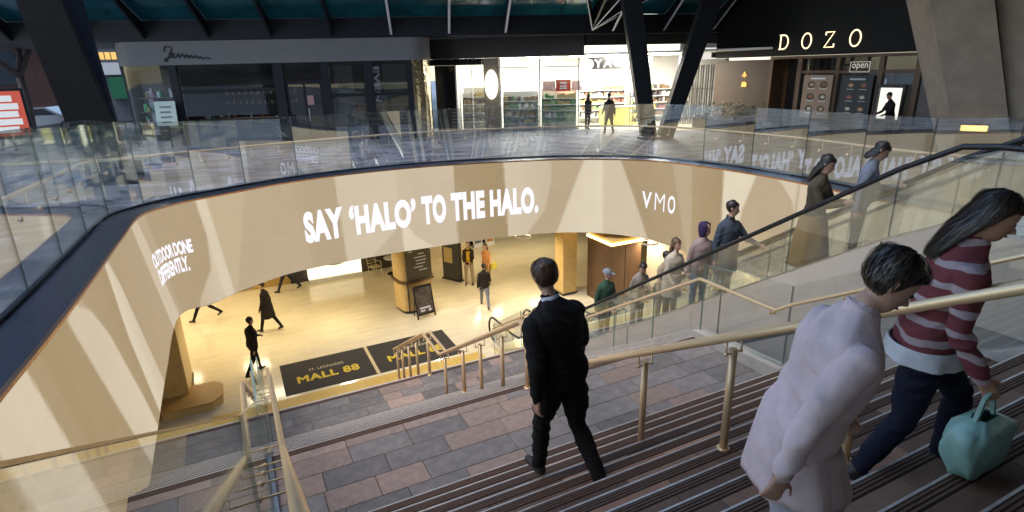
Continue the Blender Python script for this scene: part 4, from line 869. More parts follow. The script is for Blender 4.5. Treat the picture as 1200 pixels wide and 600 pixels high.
# ---------------------------------------------------------------- fascia, canopy and building above the shops
TEAL = mat('teal canopy glass', (.008, .085, .10), .12, spec=.6, var=.5, vscale=.9)
def canopy():
    runs = [((-10.0, 32.4), (16.0, 23.75), 'dark steel canopy with teal glass over the left shops'), ((16.0, 23.75), (26.0, 21.0), 'dark steel canopy with teal glass over the right shops')]
    for (A, B, lab) in runs:
        L = math.hypot(B[0]-A[0], B[1]-A[1]); t = thing('canopy', lab, 'canopy', (*A, 0), ang(A, B)); first = A[0] < 0
        MB().box(0, 0, 4.44, L, .5, 5.25).build('fascia', BLACKM, t)
        lo, n = (0, int(L/2.55))
        for k in range(n+1):
            u = .4+k*2.55+(.6 if not first else 0)
            if u > L-.2: continue
            if first and u > L-2.2: continue
            MB().prism([(0.0, 4.55), (0.0, 5.2), (-2.7, 6.42), (-2.7, 6.3)], u-.04, u+.04, 'x').build('fin', BLACKM, t)
            MB().hexa([(u-.05, -.0, 4.535), (u+.05, -.0, 4.535), (u+.05, -2.7, 6.28), (u-.05, -2.7, 6.28), (u-.05, -.0, 4.549), (u+.05, -.0, 4.549), (u+.05, -2.7, 6.294), (u-.05, -2.7, 6.294)]).build('fin_edge', WHITE if u > 16 or not first else BLACKM, t)
        us = [0]+[.4+k*2.55+(.6 if not first else 0) for k in range(n+1) if .4+k*2.55 < L-.3]+[L-(0 if not first else .05)]
        for a, b in zip(us[:-1], us[1:]):
            if b-a < .1: continue
            MB().hexa([(a+.02, 0, 5.26), (b-.02, 0, 5.26), (b-.02, -2.9, 6.56), (a+.02, -2.9, 6.56), (a+.02, 0, 5.275), (b-.02, 0, 5.275), (b-.02, -2.9, 6.575), (a+.02, -2.9, 6.575)]).build('glass_sheet', TEAL, t)
        if first:
            for a_, L_ in ((-75, 3.3), (-52, 3.6), (-28, 3.4), (-112, 3.2)):
                dx_, dy_ = math.cos(R(a_)), math.sin(R(a_)); px_, py_ = -dy_*.04, dx_*.04; P0 = (L, -.02)
                MB().hexa([(P0[0]-px_, P0[1]-py_, 4.6), (P0[0]+px_, P0[1]+py_, 4.6), (P0[0]+dx_*L_+px_, P0[1]+dy_*L_+py_, 6.2), (P0[0]+dx_*L_-px_, P0[1]+dy_*L_-py_, 6.2), (P0[0]-px_, P0[1]-py_, 5.2), (P0[0]+px_, P0[1]+py_, 5.2), (P0[0]+dx_*L_+px_, P0[1]+dy_*L_+py_, 6.4), (P0[0]+dx_*L_-px_, P0[1]+dy_*L_-py_, 6.4)]).build('fin', BLACKM, t)
                MB().tube([(P0[0], P0[1], 4.58), (P0[0]+dx_*L_, P0[1]+dy_*L_, 6.18)], .025, 6).build('fin_edge', WHITE, t)
        if first: MB().prism([(0.0, 4.6), (0.0, 5.2), (-3.4, 6.6), (-3.4, 6.45)], L-.05, L+.05, 'x').build('corner_fin', BLACKM, t)
    # bulkhead below the fascia over the grocery
    b = thing('grocery_bulkhead', 'dark bronze bulkhead above the bright grocery windows', 'bulkhead'); m = MB()
    def seg(A, B, z0, z1, th=.35):
        d = Vector((B[0]-A[0], B[1]-A[1], 0)).normalized(); nn = Vector((-d.y, d.x, 0))*th
        m.hexa([(A[0], A[1], z0), (B[0], B[1], z0), (B[0]+nn.x, B[1]+nn.y, z0), (A[0]+nn.x, A[1]+nn.y, z0), (A[0], A[1], z1), (B[0], B[1], z1), (B[0]+nn.x, B[1]+nn.y, z1), (A[0]+nn.x, A[1]+nn.y, z1)])
    seg((9.2, 29.0), (16.15, 24.62), 3.51, 4.44); m.build('left_board', DARKM, b); m = MB(); seg((16.2, 24.55), (24.2, 22.4), 3.96, 4.44); m.build('right_board', DARKM, b)
    # soffits closing the space between fascia and shopfronts
    MB().prism([(-10, 32.5), (16, 23.9), (26, 21.2), (26, 30), (-10, 40)], 4.46, 4.5, 'z').build('shop_soffit', BLACK, None, kind='structure')
    w_ = thing('office_building', 'dark tower base above the shops with a few yellow lit windows', 'building', (*runs[0][0], 0), ang(*runs[0][:2])); up = mat('dark tower cladding', (.02, .022, .026), .45, var=.3, vscale=.6)
    MB().box(0, 2.2, 5.27, 30, 2.6, 22).build('wall', up, w_); YW = emis('lit window', (1, .68, .25), 1.3)
    for k, (u, z, wd) in enumerate(((20.3, 7.0, 1.7), (22.6, 6.9, 1.2), (24.4, 7.1, 1.4))): MB().box(u, 2.15, z, u+wd, 2.2, z+1.9).build('window', YW, w_)
    for k in range(12): MB().box(k*2.5, 2.05, 5.3, k*2.5+.12, 2.2, 22).build('mullion', BLACKM, w_)
canopy()

# ---------------------------------------------------------------- big columns
def leg_prism(m, base, top, w0, w1, dirx, depth):            # inclined rectangular leg
    bx = Vector(base); tp = Vector(top); d = Vector(dirx).normalized(); e = Vector((-d.y, d.x, 0))
    v = []
    for c, wd in ((bx, w0), (tp, w1)):
        v += [c-d*wd/2-e*depth/2, c+d*wd/2-e*depth/2, c+d*wd/2+e*depth/2, c-d*wd/2+e*depth/2]
    m.hexa(v)
def columns():
    t = thing('steel_v_column', 'black steel column splitting into a V in front of the grocery', 'column', (16.6, 19.7, 0)); dr = (.9, -.43, 0)
    m = MB(); leg_prism(m, (-.25, .1, 0), (-1.75, .75, 9), .62, .85, dr, .5); m.build('leg', BLACKM, t)
    m = MB(); leg_prism(m, (.35, -.2, 0), (2.75, -1.25, 9), .62, .9, dr, .5); m.build('leg', BLACKM, t)
    m = MB(); m.lathe([(.75, 0), (.75, .06), (.62, .12)], 20); m.build('base', DARKM, t)
    t = thing('dark_v_column', 'pair of dark leaning steel legs at the far left of the plaza', 'column', (-3.3, 19.6, .1)); dr = (.9, .43, 0)
    m = MB(); m.hexa([(-.21, -.4, 0), (.82, -.4, 0), (.82, .2, 0), (-.21, .2, 0), (-1.3, -.4, 8.9), (-.45, -.4, 8.9), (-.45, .2, 8.9), (-1.3, .2, 8.9)]); m.build('leg', mat('dark brown steel', (.009, .0075, .0065), .55, var=.3, spec=.25), t)
    m = MB(); m.hexa([(.21, .6, 0), (.62, .6, 0), (.62, 1.1, 0), (.21, 1.1, 0), (-.4, .6, 8.9), (.21, .6, 8.9), (.21, 1.1, 8.9), (-.4, 1.1, 8.9)]); m.build('leg', mat('blue black steel', (.008, .011, .02), .5, var=.3, spec=.3), t)
    m = MB(); m.box(-.3, -.5, 0, .9, 1.2, .5); m.build('plinth', BLACKM, t)
    t = thing('concrete_v_column', 'massive raw concrete column with leaning faces at the right', 'column', (19.9, 9.6, 0)); d0 = Vector((.44, -.9, 0)); e = Vector((-.9, -.44, 0))
    v = lambda a, b, z: tuple(d0*a+e*b+Vector((0, 0, z)))
    m = MB(); m.hexa([v(-.5, -.5, 0), v(0, .45, 0), v(1.28, .35, 0), v(.9, -1.1, 0), v(-2.75, -.5, 6.5), v(-2.05, .6, 6.5), v(-.57, .5, 6.5), v(-.9, -1.2, 6.5)]); m.build('leg', CONC, t)
    m = MB(); m.hexa([v(.9, -.6, 0), v(1.29, .3, 0), v(2.6, .1, 0), v(2.4, -1.2, 0), v(-.7, -.9, 6.5), v(-.5, -.3, 6.5), v(4.4, .1, 6.5), v(4.2, -1.2, 6.5)]); m.build('leg', CONC, t)
columns()
MB().prism([(9, 60), (10, 21), (10.5, 15), (9.8, 4.4), (-5, 3.0), (-14, 2.4), (-14, -40), (60, -40), (60, 60)], 8.9, 9.3, 'z').build('tower_shade_soffit', mat('dark soffit', (.03, .03, .032), .6), None, kind='structure')  # unseen tower soffit, outline shaped to shade the upper steps and right side
wl = thing('wall_lamp', 'small amber bulkhead lamp low on the concrete column', 'lamp', (18.86, 8.9, 1.02), R(-64)); MB().box(-.3, -.06, 0, .3, .02, .16).build('lens', emis('amber lens', (1, .62, .18), 1.6), wl); MB().box(-.34, -.04, .16, .34, .05, .2).build('hood', DARKM, wl)
area('lamp_glow', (0, -.1, .08), (.5, .1), 6, (1, .62, .2), wl, (R(-90), 0, 0))

# ---------------------------------------------------------------- street beyond, at the left
def street_side():
    br = mat('dark brick', (.09, .045, .032), .85, var=.3, vscale=3); n, l = br.node_tree.nodes, br.node_tree.links
    t = thing('brick_building', 'red brick building across the street behind the bare tree', 'building', (-16, 50, .2), R(12)); MB().box(-12, 0, 0, 6.5, 10, 16).build('wall', br, t)
    for k in range(4):
        for r_ in range(3): MB().box(-10+k*4.2, -.04, 2.5+r_*4, -8.2+k*4.2, .0, 4.6+r_*4).build('window', mat('dim window glass', (.05, .06, .07), .12), t)
    MB().box(-12, -.3, 5.0, 6.5, 0, 5.5).build('stone_band', mat('stone band', (.2, .18, .16), .8), t)
    t = thing('corner_building', 'white fronted building with yellow windows and green awning, seen past the dark column', 'building', (-6.2, 47, .2), 0); MB().box(-1.2, 0, 0, 9, 8, 14).build('wall', mat('blue grey render', (.10, .11, .13), .7, var=.2), t)
    for k in range(4): MB().box(-.62+k*.34, -.04, 3.95, -.34+k*.34, 0, 4.4).build('lit_window', emis('street window glow', (1, .62, .2), .7), t)
    MB().box(-.6, -.3, 3.0, .75, 0, 3.75).build('signboard', WHITE, t); MB().box(.0, -.6, 1.5, 1.0, 0, 2.85).build('awning', mat('green awning', (.02, .16, .07), .7), t)
    t = thing('bare_tree', 'leafless street tree at the far left edge', 'tree', (-8.9, 38, .2)); m = MB(); rnd = random.Random(5)
    def branch(p, d, L, r, depth):
        q = p+d*L; mid = p+d*L*.5+Vector((rnd.uniform(-1, 1), rnd.uniform(-1, 1), rnd.uniform(-.3, .3)))*L*.07
        m.tube([p, mid, q], [r, r*.85, r*.68], 6 if r > .04 else 4)
        if depth > 0:
            for k in range(3 if depth > 2 else 2):
                nd = (d+Vector((rnd.uniform(-1, 1), rnd.uniform(-1, 1), rnd.uniform(-.25, .75)))*.75).normalized(); branch(q, nd, L*rnd.uniform(.6, .85), r*.66, depth-1)
    branch(Vector((0, 0, 0)), Vector((.05, 0, 1)), 3.0, .26, 6); m.build('trunk', mat('pale bark', (.13, .11, .10), .9, var=.4, vscale=4), t, smooth=True)
    # parked car
    t = thing('parked_car', 'silver car parked across the street behind the red sign', 'car', (-8.9, 41, .2), R(-8)); m = MB()
    prof = [(-2.1, .35), (-2.1, .75), (-1.6, .88), (-.9, 1.32), (.5, 1.36), (1.2, .92), (2.0, .8), (2.12, .4), (1.6, .3), (-1.6, .3)]
    m.prism(prof, -.85, .85, 'y'); m.build('body', mat('silver car paint', (.32, .34, .37), .3, metal=.6, coat=.6), t)
    MB().prism([(-.85, .95), (-.75, 1.27), (.42, 1.3), (.95, .95)], -.86, .86, 'y').build('window', mat('car glass', (.02, .025, .03), .1), t)
    for x in (-1.3, 1.3):
        for y in (-.8, .8):
            wq = MB(); wq.tube([(x, y-.1, .32), (x, y+.1, .32)], .32, 18); w1 = wq.build('wheel', BLACK, t); MB().tube([(x, y-.11, .32), (x, y+.11, .32)], .19, 12).build('rim', STEEL, w1)
    for y in (-.6, .6): MB().ball((2.05, y, .65), (.06, .16, .09), 8, 6).build('headlight', WHITE, t)
    # red and white poster stand
    t = thing('poster_stand', 'black framed red and white poster stand at the left edge', 'sign', (-4.66, 18, .1), R(14)); MB().box(-.48, 0, 1.55, .48, .08, 2.72).build('frame', BLACK, t)
    MB().box(-.42, -.012, 1.62, .42, -.002, 2.66).build('poster', mat('red poster', (.55, .09, .05), .5, emit=(.55, .09, .05), estr=.25), t)
    m = MB()
    for k in range(5): m.box(-.22+random.uniform(-.03, .03), -.022, 1.7+k*.18, .30+random.uniform(-.08, .05), -.014, 1.84+k*.18)
    m.build('white_block', mat('poster white', (.7, .68, .62), .5, emit=(.7, .68, .62), estr=.25), t)
    m = MB(); m.box(-.45, -.2, 0, -.33, .3, .06); m.box(.33, -.2, 0, .45, .3, .06); m.box(-.42, .02, .06, -.36, .06, 1.55); m.box(.36, .02, .06, .42, .06, 1.55); m.build('feet', BLACK, t)
street_side()
t = thing('unseen_building', 'unseen brick and glass building added behind the viewer to block the sky', 'building', (5, -42, 1.2)); MB().box(-70, -8, 0, 70, 0, 30).build('wall', mat('brown brick facade', (.12, .085, .065), .8, var=.2, vscale=.4), t)  # out of view; added to darken shop window reflections and block sky light
for r_ in range(6):
    for k in range(14): MB().box(-66+k*9.6, 0, 2+r_*4.6, -60+k*9.6, .05, 5+r_*4.6).build('window', mat('dim window glass', (.05, .06, .07), .12), t)

# ---------------------------------------------------------------- mall below
LAMPC = (1, .89, .63)
def mall():
    def wall(name, m, mt, label=None): return m.build(name, mt, None, kind='structure')
    cw = mat('warm mall wall', (.66, .54, .34), .55, var=.06, vscale=.8)
    m = MB(); m.box(-14, 24.4, FLOOR, 9.6, 24.7, -2.3); wall('mall_back_wall', m, cw)
    m = MB(); m.box(9.6, 26.2, FLOOR, 20, 26.5, -2.3); m.box(9.4, 24.7, FLOOR, 9.6, 26.2, -2.3); wall('mall_side_wall', m, mat('cool grey wall', (.40, .46, .48), .5))
    m = MB(); m.box(-14.3, 8, FLOOR, -14, 24.7, -2.3); wall('mall_left_wall', m, cw)
    # curved wall below the screen at the right
    idx = [i for i in range(len(RS)) if 34.2 < RS[i] < 48][::6]; pts = [(RP[i, 0]+RN[i, 0]*1.1, RP[i, 1]+RN[i, 1]*1.1) for i in idx]; m = MB(); n = len(pts)
    m.add([(x, y, FLOOR) for x, y in pts]+[(x, y, -2.5) for x, y in pts], [(i, i+1, n+i+1, n+i) for i in range(n-1)]); m.build('mall_curved_wall', CREAM, None, smooth=True, kind='structure')
    # gold pillar and planter at the left, below the screen's corner
    t = thing('golden_pillar', 'golden stone pillar below the left corner of the screen', 'pillar', (-2.5, 16.9, FLOOR)); MB().box(-1.2, -.9, 0, .55, .7, 3.2).build('shaft', GOLD, t); MB().box(-1.22, -.92, 0, .57, .72, .08).build('base', DARKM, t); MB().box(-.35, -.915, .1, -.33, -.9, 3.1).build('joint', DARKM, t)
    t = thing('planter_box', 'low golden bench block at the foot of the golden pillar', 'bench', (-1.75, 15.95, FLOOR)); 
    m = MB(); pl = [(-.8, -.7), (.35, -.7), (.6, -.4), (.6, .2), (.4, .45), (-.8, .45)]; m.prism(pl, .0, .2, 'z'); m.build('body', GOLD, t); m = MB(); m.prism([(x*1.03, y*1.03) for x, y in pl], .2, .24, 'z'); m.build('top', mat('honey timber', (.5, .3, .1), .4, var=.2, vscale=5, aniso=(1, 8, 1)), t)
    # directory pillar
    t = thing('directory_pillar', 'golden pillar with a dark shop directory panel', 'pillar', (5.32, 19.25, FLOOR), R(8))
    pl = [(.62*math.copysign(abs(math.cos(a))**.5, math.cos(a)), .55*math.copysign(abs(math.sin(a))**.5, math.sin(a))) for a in np.linspace(0, 2*PI, 32, endpoint=False)]
    m = MB(); m.prism(pl, .12, 3.2, 'z'); m.build('shaft', GOLD, t); m = MB(); m.prism([(x*.93, y*.93) for x, y in pl], 0, .12, 'z'); m.build('base', DARKM, t); m = MB(); m.prism([(x*1.13, y*1.13) for x, y in pl], 1.18, 1.27, 'z'); m.build('ledge', mat('bronze ledge', (.16, .10, .05), .4, metal=.6), t)
    p = MB().box(-.47, -.60, 1.28, .5, -.56, 3.2).build('directory_panel', mat('dark olive panel', (.10, .075, .035), .5), t); m = MB(); rr = random.Random(3)
    for k in range(13):
        z = 3.05-k*.12; a = -.36 if k < 7 else -.05+rr.uniform(-.15, .1); m.box(a, -.606, z, a+rr.uniform(.15, .45), -.601, z+.035)
        if k in (0, 3, 5): m.box(-.42, -.606, z, -.39, -.601, z+.05)
    m.build('directory_line', WHITE, p); MB().box(-.47, -.59, .14, -.44, -.55, 1.17).build('side_line', DARKM, t)
    # A frame poster
    t = thing('a_frame_sign', 'black A-frame sign with a photo poster leaning at the directory pillar', 'sign', (5.42, 18.1, FLOOR), R(10)); 
    tilt = lambda p: (p[0], p[1]+p[2]*.22, p[2])
    m = MB(); m.box(-.36, 0, .0, -.31, .04, 1.15); m.box(.31, 0, 0, .36, .04, 1.15); m.box(-.31, 0, .12, .31, .04, .19); m.box(-.31, 0, 1.08, .31, .04, 1.15); m.xf(tilt); fr = m.build('frame', BLACK, t)
    m = MB(); m.box(-.31, .005, .19, .31, .03, 1.08); m.xf(tilt); m.build('poster', mat('photo poster', (.12, .085, .06), .5, var=.9, vscale=7), t)
    m = MB(); m.box(-.22, -.002, .34, .2, .004, .40); m.box(-.2, -.002, .24, -.02, .004, .30); m.box(.12, -.002, .22, .22, .004, .31); m.xf(tilt); m.build('poster_line', WHITE, t)
    m = MB(); m.box(-.3, .42, 0, -.27, .45, 1.1); m.box(.27, .42, 0, .3, .45, 1.1); m.xf(lambda p: (p[0], p[1]-p[2]*.14, p[2])); m.build('rear_leg', BLACK, t)
    # dark totem
    t = thing('totem_sign', 'tall dark totem sign with a vertical line of letters', 'sign', (7.62, 21.3, FLOOR), R(-62)); MB().box(-.45, -.09, .05, .45, .09, 2.75).build('body', mat('bronze black', (.03, .026, .022), .4), t); MB().box(-.5, -.14, 0, .5, .14, .05).build('base', BLACK, t); MB().box(-.36, -.1, .75, .1, -.092, 1.4).build('inset_panel', mat('gold panel', (.45, .33, .12), .4), t)
    m = MB()
    for k in range(6): m.box(-.36, -.1, 1.75+k*.14, -.2, -.092, 1.83+k*.14)
    m.build('letter_mark', mat('white vinyl', (.6, .6, .6), .6), t)
    # counter, sign panel, cafe set
    t = thing('lit_counter', 'long low white counter with a glowing front against the mall wall', 'counter', (1.9, 23.9, FLOOR)); MB().box(.3, -.1, 0, 2.5, .35, .14).build('base', WHITE, t); MB().box(.3, .0, .14, 2.5, .35, .85).build('front', emis('counter glow', (1, .88, .58), 1.15), t); MB().box(.25, -.08, .85, 2.55, .38, .92).build('top', WHITE, t)
    t = thing('wall_sign_panel', 'golden wall panel with a large brown letter a', 'sign', (-.6, 24.25, FLOOR)); MB().box(-.6, 0, .0, 2.1, .14, 2.6).build('panel', mat('ochre panel', (.42, .27, .07), .5, var=.1), t)
    put_text('lettering', 'a', .75, mat('brown vinyl', (.12, .06, .02), .5), t, (.55, -.01, .45), (1, 0, 0), (0, 0, 1), size=.75, sx=1, bold=.03)
    t = thing('dark_kiosk', 'dark panel by the golden wall sign', 'panel', (1.75, 24.2, FLOOR)); MB().box(-.2, 0, 0, .5, .18, 2.6).build('panel', DARKM, t); MB().box(-.22, -.02, 0, .52, .2, .06).build('base', BLACK, t)
    t = thing('cafe_recess', 'dark cafe recess behind the chair and round table', 'recess', (4.6, 24.2, FLOOR)); MB().box(-.15, .0, 0, 1.6, .18, 2.6).build('panel', mat('dark recess paint', (.05, .035, .02), .6), t); MB().box(-.25, -.04, 0, -.15, .2, 2.6).build('jamb', WHITE, t)
    cafe_chair((4.85, 23.35, FLOOR), R(200), 'pale metal armchair next to the round cafe table', mat('pale brass paint', (.6, .5, .3), .4))
    t = thing('round_table', 'round white cafe table on a dark stem', 'table', (5.62, 23.3, FLOOR)); MB().lathe([(.36, .72), (.36, .75)], 24).build('top', WHITE, t); MB().tube([(0, 0, .03), (0, 0, .72)], .04, 10).build('stem', BLACK, t); MB().lathe([(.26, 0), (.26, .02), (.05, .05)], 20).build('base', BLACK, t)
    # mats and tactile strip
    MATM = mat('dark entrance mat', (.035, .028, .02), .95, var=.3, vscale=30, bump=.3, bscale=150); YEL = mat('mat yellow print', (.62, .42, .03), .8); PLE = mat('mat pale print', (.5, .42, .25), .8)
    for k, (xa, xb) in enumerate(((.37, 2.88), (2.98, 5.53))):
        t = thing('entrance_mat', ['dark entrance mat printed MALL 88, left of the two', 'dark entrance mat printed MALL 88, right one behind the rail'][k], 'mat', (xa, 0, FLOOR), group='printed entrance mats')
        W_ = xb-xa; MB().bbox(0, 15.0, .001, W_, 16.9, .014, .006).build('mat_sheet', MATM, t)
        put_text('lettering', 'MALL 88', 1.75, YEL, t, (W_/2, 15.52, .0155), (1, 0, 0), (0, 1, 0), size=.40, sx=1.1, bold=.04, extrude=.001, space=1.1, align='C')
        put_text('small_lettering', 'ST. LEONARDS', 1.0, PLE, t, (W_/2, 16.12, .0155), (1, 0, 0), (0, 1, 0), size=.14, sx=1.1, bold=.01, extrude=.001, space=1.1, align='C')
    t = thing('mat_divider', 'pale metal threshold strip between the two entrance mats', 'strip', (2.93, 0, FLOOR)); MB().box(-.04, 14.98, .001, .04, 16.92, .016).build('strip', mat('pale brass', (.7, .58, .35), .35, metal=.6), t)
    t = thing('tactile_strip', 'yellow ribbed tactile paving strip at the foot of the stairs', 'tactile strip', (0, 0, FLOOR)); YS = mat('ochre tactile tile', (.6, .38, .08), .5, var=.1)
    tb = MB(); tb.bbox(-.148, -.3, .0005, .148, .3, .012, .004)
    for q in range(4): tb.box(-.13+q*.075, -.28, .012, -.095+q*.075, .28, .018)
    tme = tb.mesh('tactile_tile', YS)
    for k in range(25): link('tactile_tile', tme, t, loc=(-1.3+k*.30, 14.55, 0))
    # right hand side: gold column, timber kiosk with lit top
    t = thing('gold_column', 'plain golden column beside the timber box, right of the mall', 'column', (10.95, 17.75, FLOOR)); MB().box(-.3, -.3, 0, .3, .3, 2.9).build('shaft', GOLD, t); MB().box(-.32, -.32, 0, .32, .32, .08).build('base', DARKM, t)
    t = thing('timber_kiosk', 'tall timber clad box with a glowing strip along its top', 'kiosk', (11.6, 15.9, FLOOR)); MB().box(-.1, -.3, 0, 1.2, 1.2, 2.35).build('body', WOOD, t); MB().box(.5, -.31, .1, .52, -.3, 2.3).build('joint', DARKM, t)
    MB().box(-.16, -.36, 2.37, 1.25, -.30, 2.45).build('lit_strip', emis('warm strip', (1, .75, .25), 5), t); MB().box(-.16, -.295, 2.37, -.10, 1.2, 2.45).build('lit_strip', emis('warm strip', (1, .75, .25), 5), t); MB().box(-.1, -.3, 2.36, 1.2, 1.2, 2.36+.2).build('top', GOLD, t)
    t = thing('framed_notice', 'gold framed dark notice with white letters on the far mall wall', 'sign', (12.1, 25.9, FLOOR)); MB().box(-.1, 0, 1.5, 2.1, .2, 2.6).build('frame', GOLD, t); MB().box(.05, -.02, 1.62, 1.95, 0, 2.5).build('panel', BLACK, t)
    for k in range(5): MB().tube([(.25+k*.33, -.03, 1.75), (.4+k*.33, -.03, 2.3), (.48+k*.33, -.03, 1.75)], .03, 5).build('letter_mark', WHITE, t)
    for k, (x, lab) in enumerate(((10.3, 'folding pavement board at the grey wall, left one'), (10.95, 'folding pavement board at the grey wall, right one'))):
        t = thing('pavement_board', lab, 'sign', (x, 25.2, FLOOR), .25, 'folding boards'); m = MB(); m.hexa([(-.27, -.25, 0), (.27, -.25, 0), (.27, -.22, 0), (-.27, -.22, 0), (-.27, 0, 1.1), (.27, 0, 1.1), (.27, .03, 1.1), (-.27, .03, 1.1)]); m.build('board', WHITE, t); m = MB(); m.hexa([(-.2, -.235, .2), (.2, -.235, .2), (.2, -.2, .2), (-.2, -.2, .2), (-.2, -.055, .95), (.2, -.055, .95), (.2, -.02, .95), (-.2, -.02, .95)]); m.build('print', mat('orange print', (.5, .2, .06), .6) if k else mat('slate print', (.12, .13, .14), .6), t)
        MB().box(-.25, .3, 0, .25, .33, .9).build('rear_panel', BLACK, t)
    # ceiling lamps
    for x in np.arange(-9.5, 13, 3.2):
        for y in (20.2, 22.8):
            if x > 9 and y < 21: continue
            lt = thing('ceiling_lamp', None, None); lt.location = (x, y, -2.68); tag(lt, 'recessed warm ceiling panel lamp of the mall', 'lamp', 'mall ceiling lamps'); f = MB(); f.box(-.95, -.35, 0, -.85, .35, .08); f.box(.85, -.35, 0, .95, .35, .08); f.box(-.85, -.35, 0, .85, -.28, .08); f.box(-.85, .28, 0, .85, .35, .08); f.build('frame', WHITE, lt)
            area('panel_light', (0, 0, .02), (1.7, .56), MALL_W, LAMPC, lt)
    for (x, y, wv) in ((-.2, 17.9, .55), (2.6, 18.9, 1.1), (6, 19.0, 1.3), (9.4, 18.3, 1.1), (12.9, 15.3, .8), (13.85, 12.0, .8), (13.8, 9.0, .6)):
        lt = thing('ceiling_lamp', 'recessed warm lamp under the rim of the opening', 'lamp', (x, y, -3.02), 0, 'lamps under the rim'); m = MB(); m.lathe([(.32, 0), (.32, .06), (.28, .06)], 20, cap=False); m.build('frame', WHITE, lt); area('rim_light', (0, 0, .02), (.45, .45), MALL_W*wv, LAMPC, lt)
MALL_W = 37
mall()
# ---------------------------------------------------------------- people: one continuous skinned body each, clothing and hair as children
def rotx(v, a): c, s = math.cos(a), math.sin(a); return Vector((v[0], v[1]*c-v[2]*s, v[1]*s+v[2]*c))
def roty(v, a): c, s = math.cos(a), math.sin(a); return Vector((v[0]*c+v[2]*s, v[1], -v[0]*s+v[2]*c))
def rotz(v, a): c, s = math.cos(a), math.sin(a); return Vector((v[0]*c-v[1]*s, v[0]*s+v[1]*c, v[2]))
SKIN = mat('skin light', (.52, .30, .21), .5, var=.08, vscale=20); SKIN2 = mat('skin tan', (.42, .23, .15), .5, var=.08, vscale=20)
def cloth(name, c, rough=.85, bump=.35): return mat(name, c, rough, var=.2, vscale=6, bump=bump, bscale=16, spec=.2)
HAIRD = mat('dark hair', (.018, .013, .01), .45, var=.5, vscale=30, aniso=(6, 6, 1)); HAIRB = mat('brown hair', (.11, .058, .03), .45, var=.5, vscale=30, aniso=(6, 6, 1))
HAIRL = mat('lighter hair strand', (.05, .032, .022), .35, spec=.6)
EYE = mat('eye', (.02, .015, .012), .2); LIP = mat('lip', (.35, .12, .1), .5)
ARMS = []
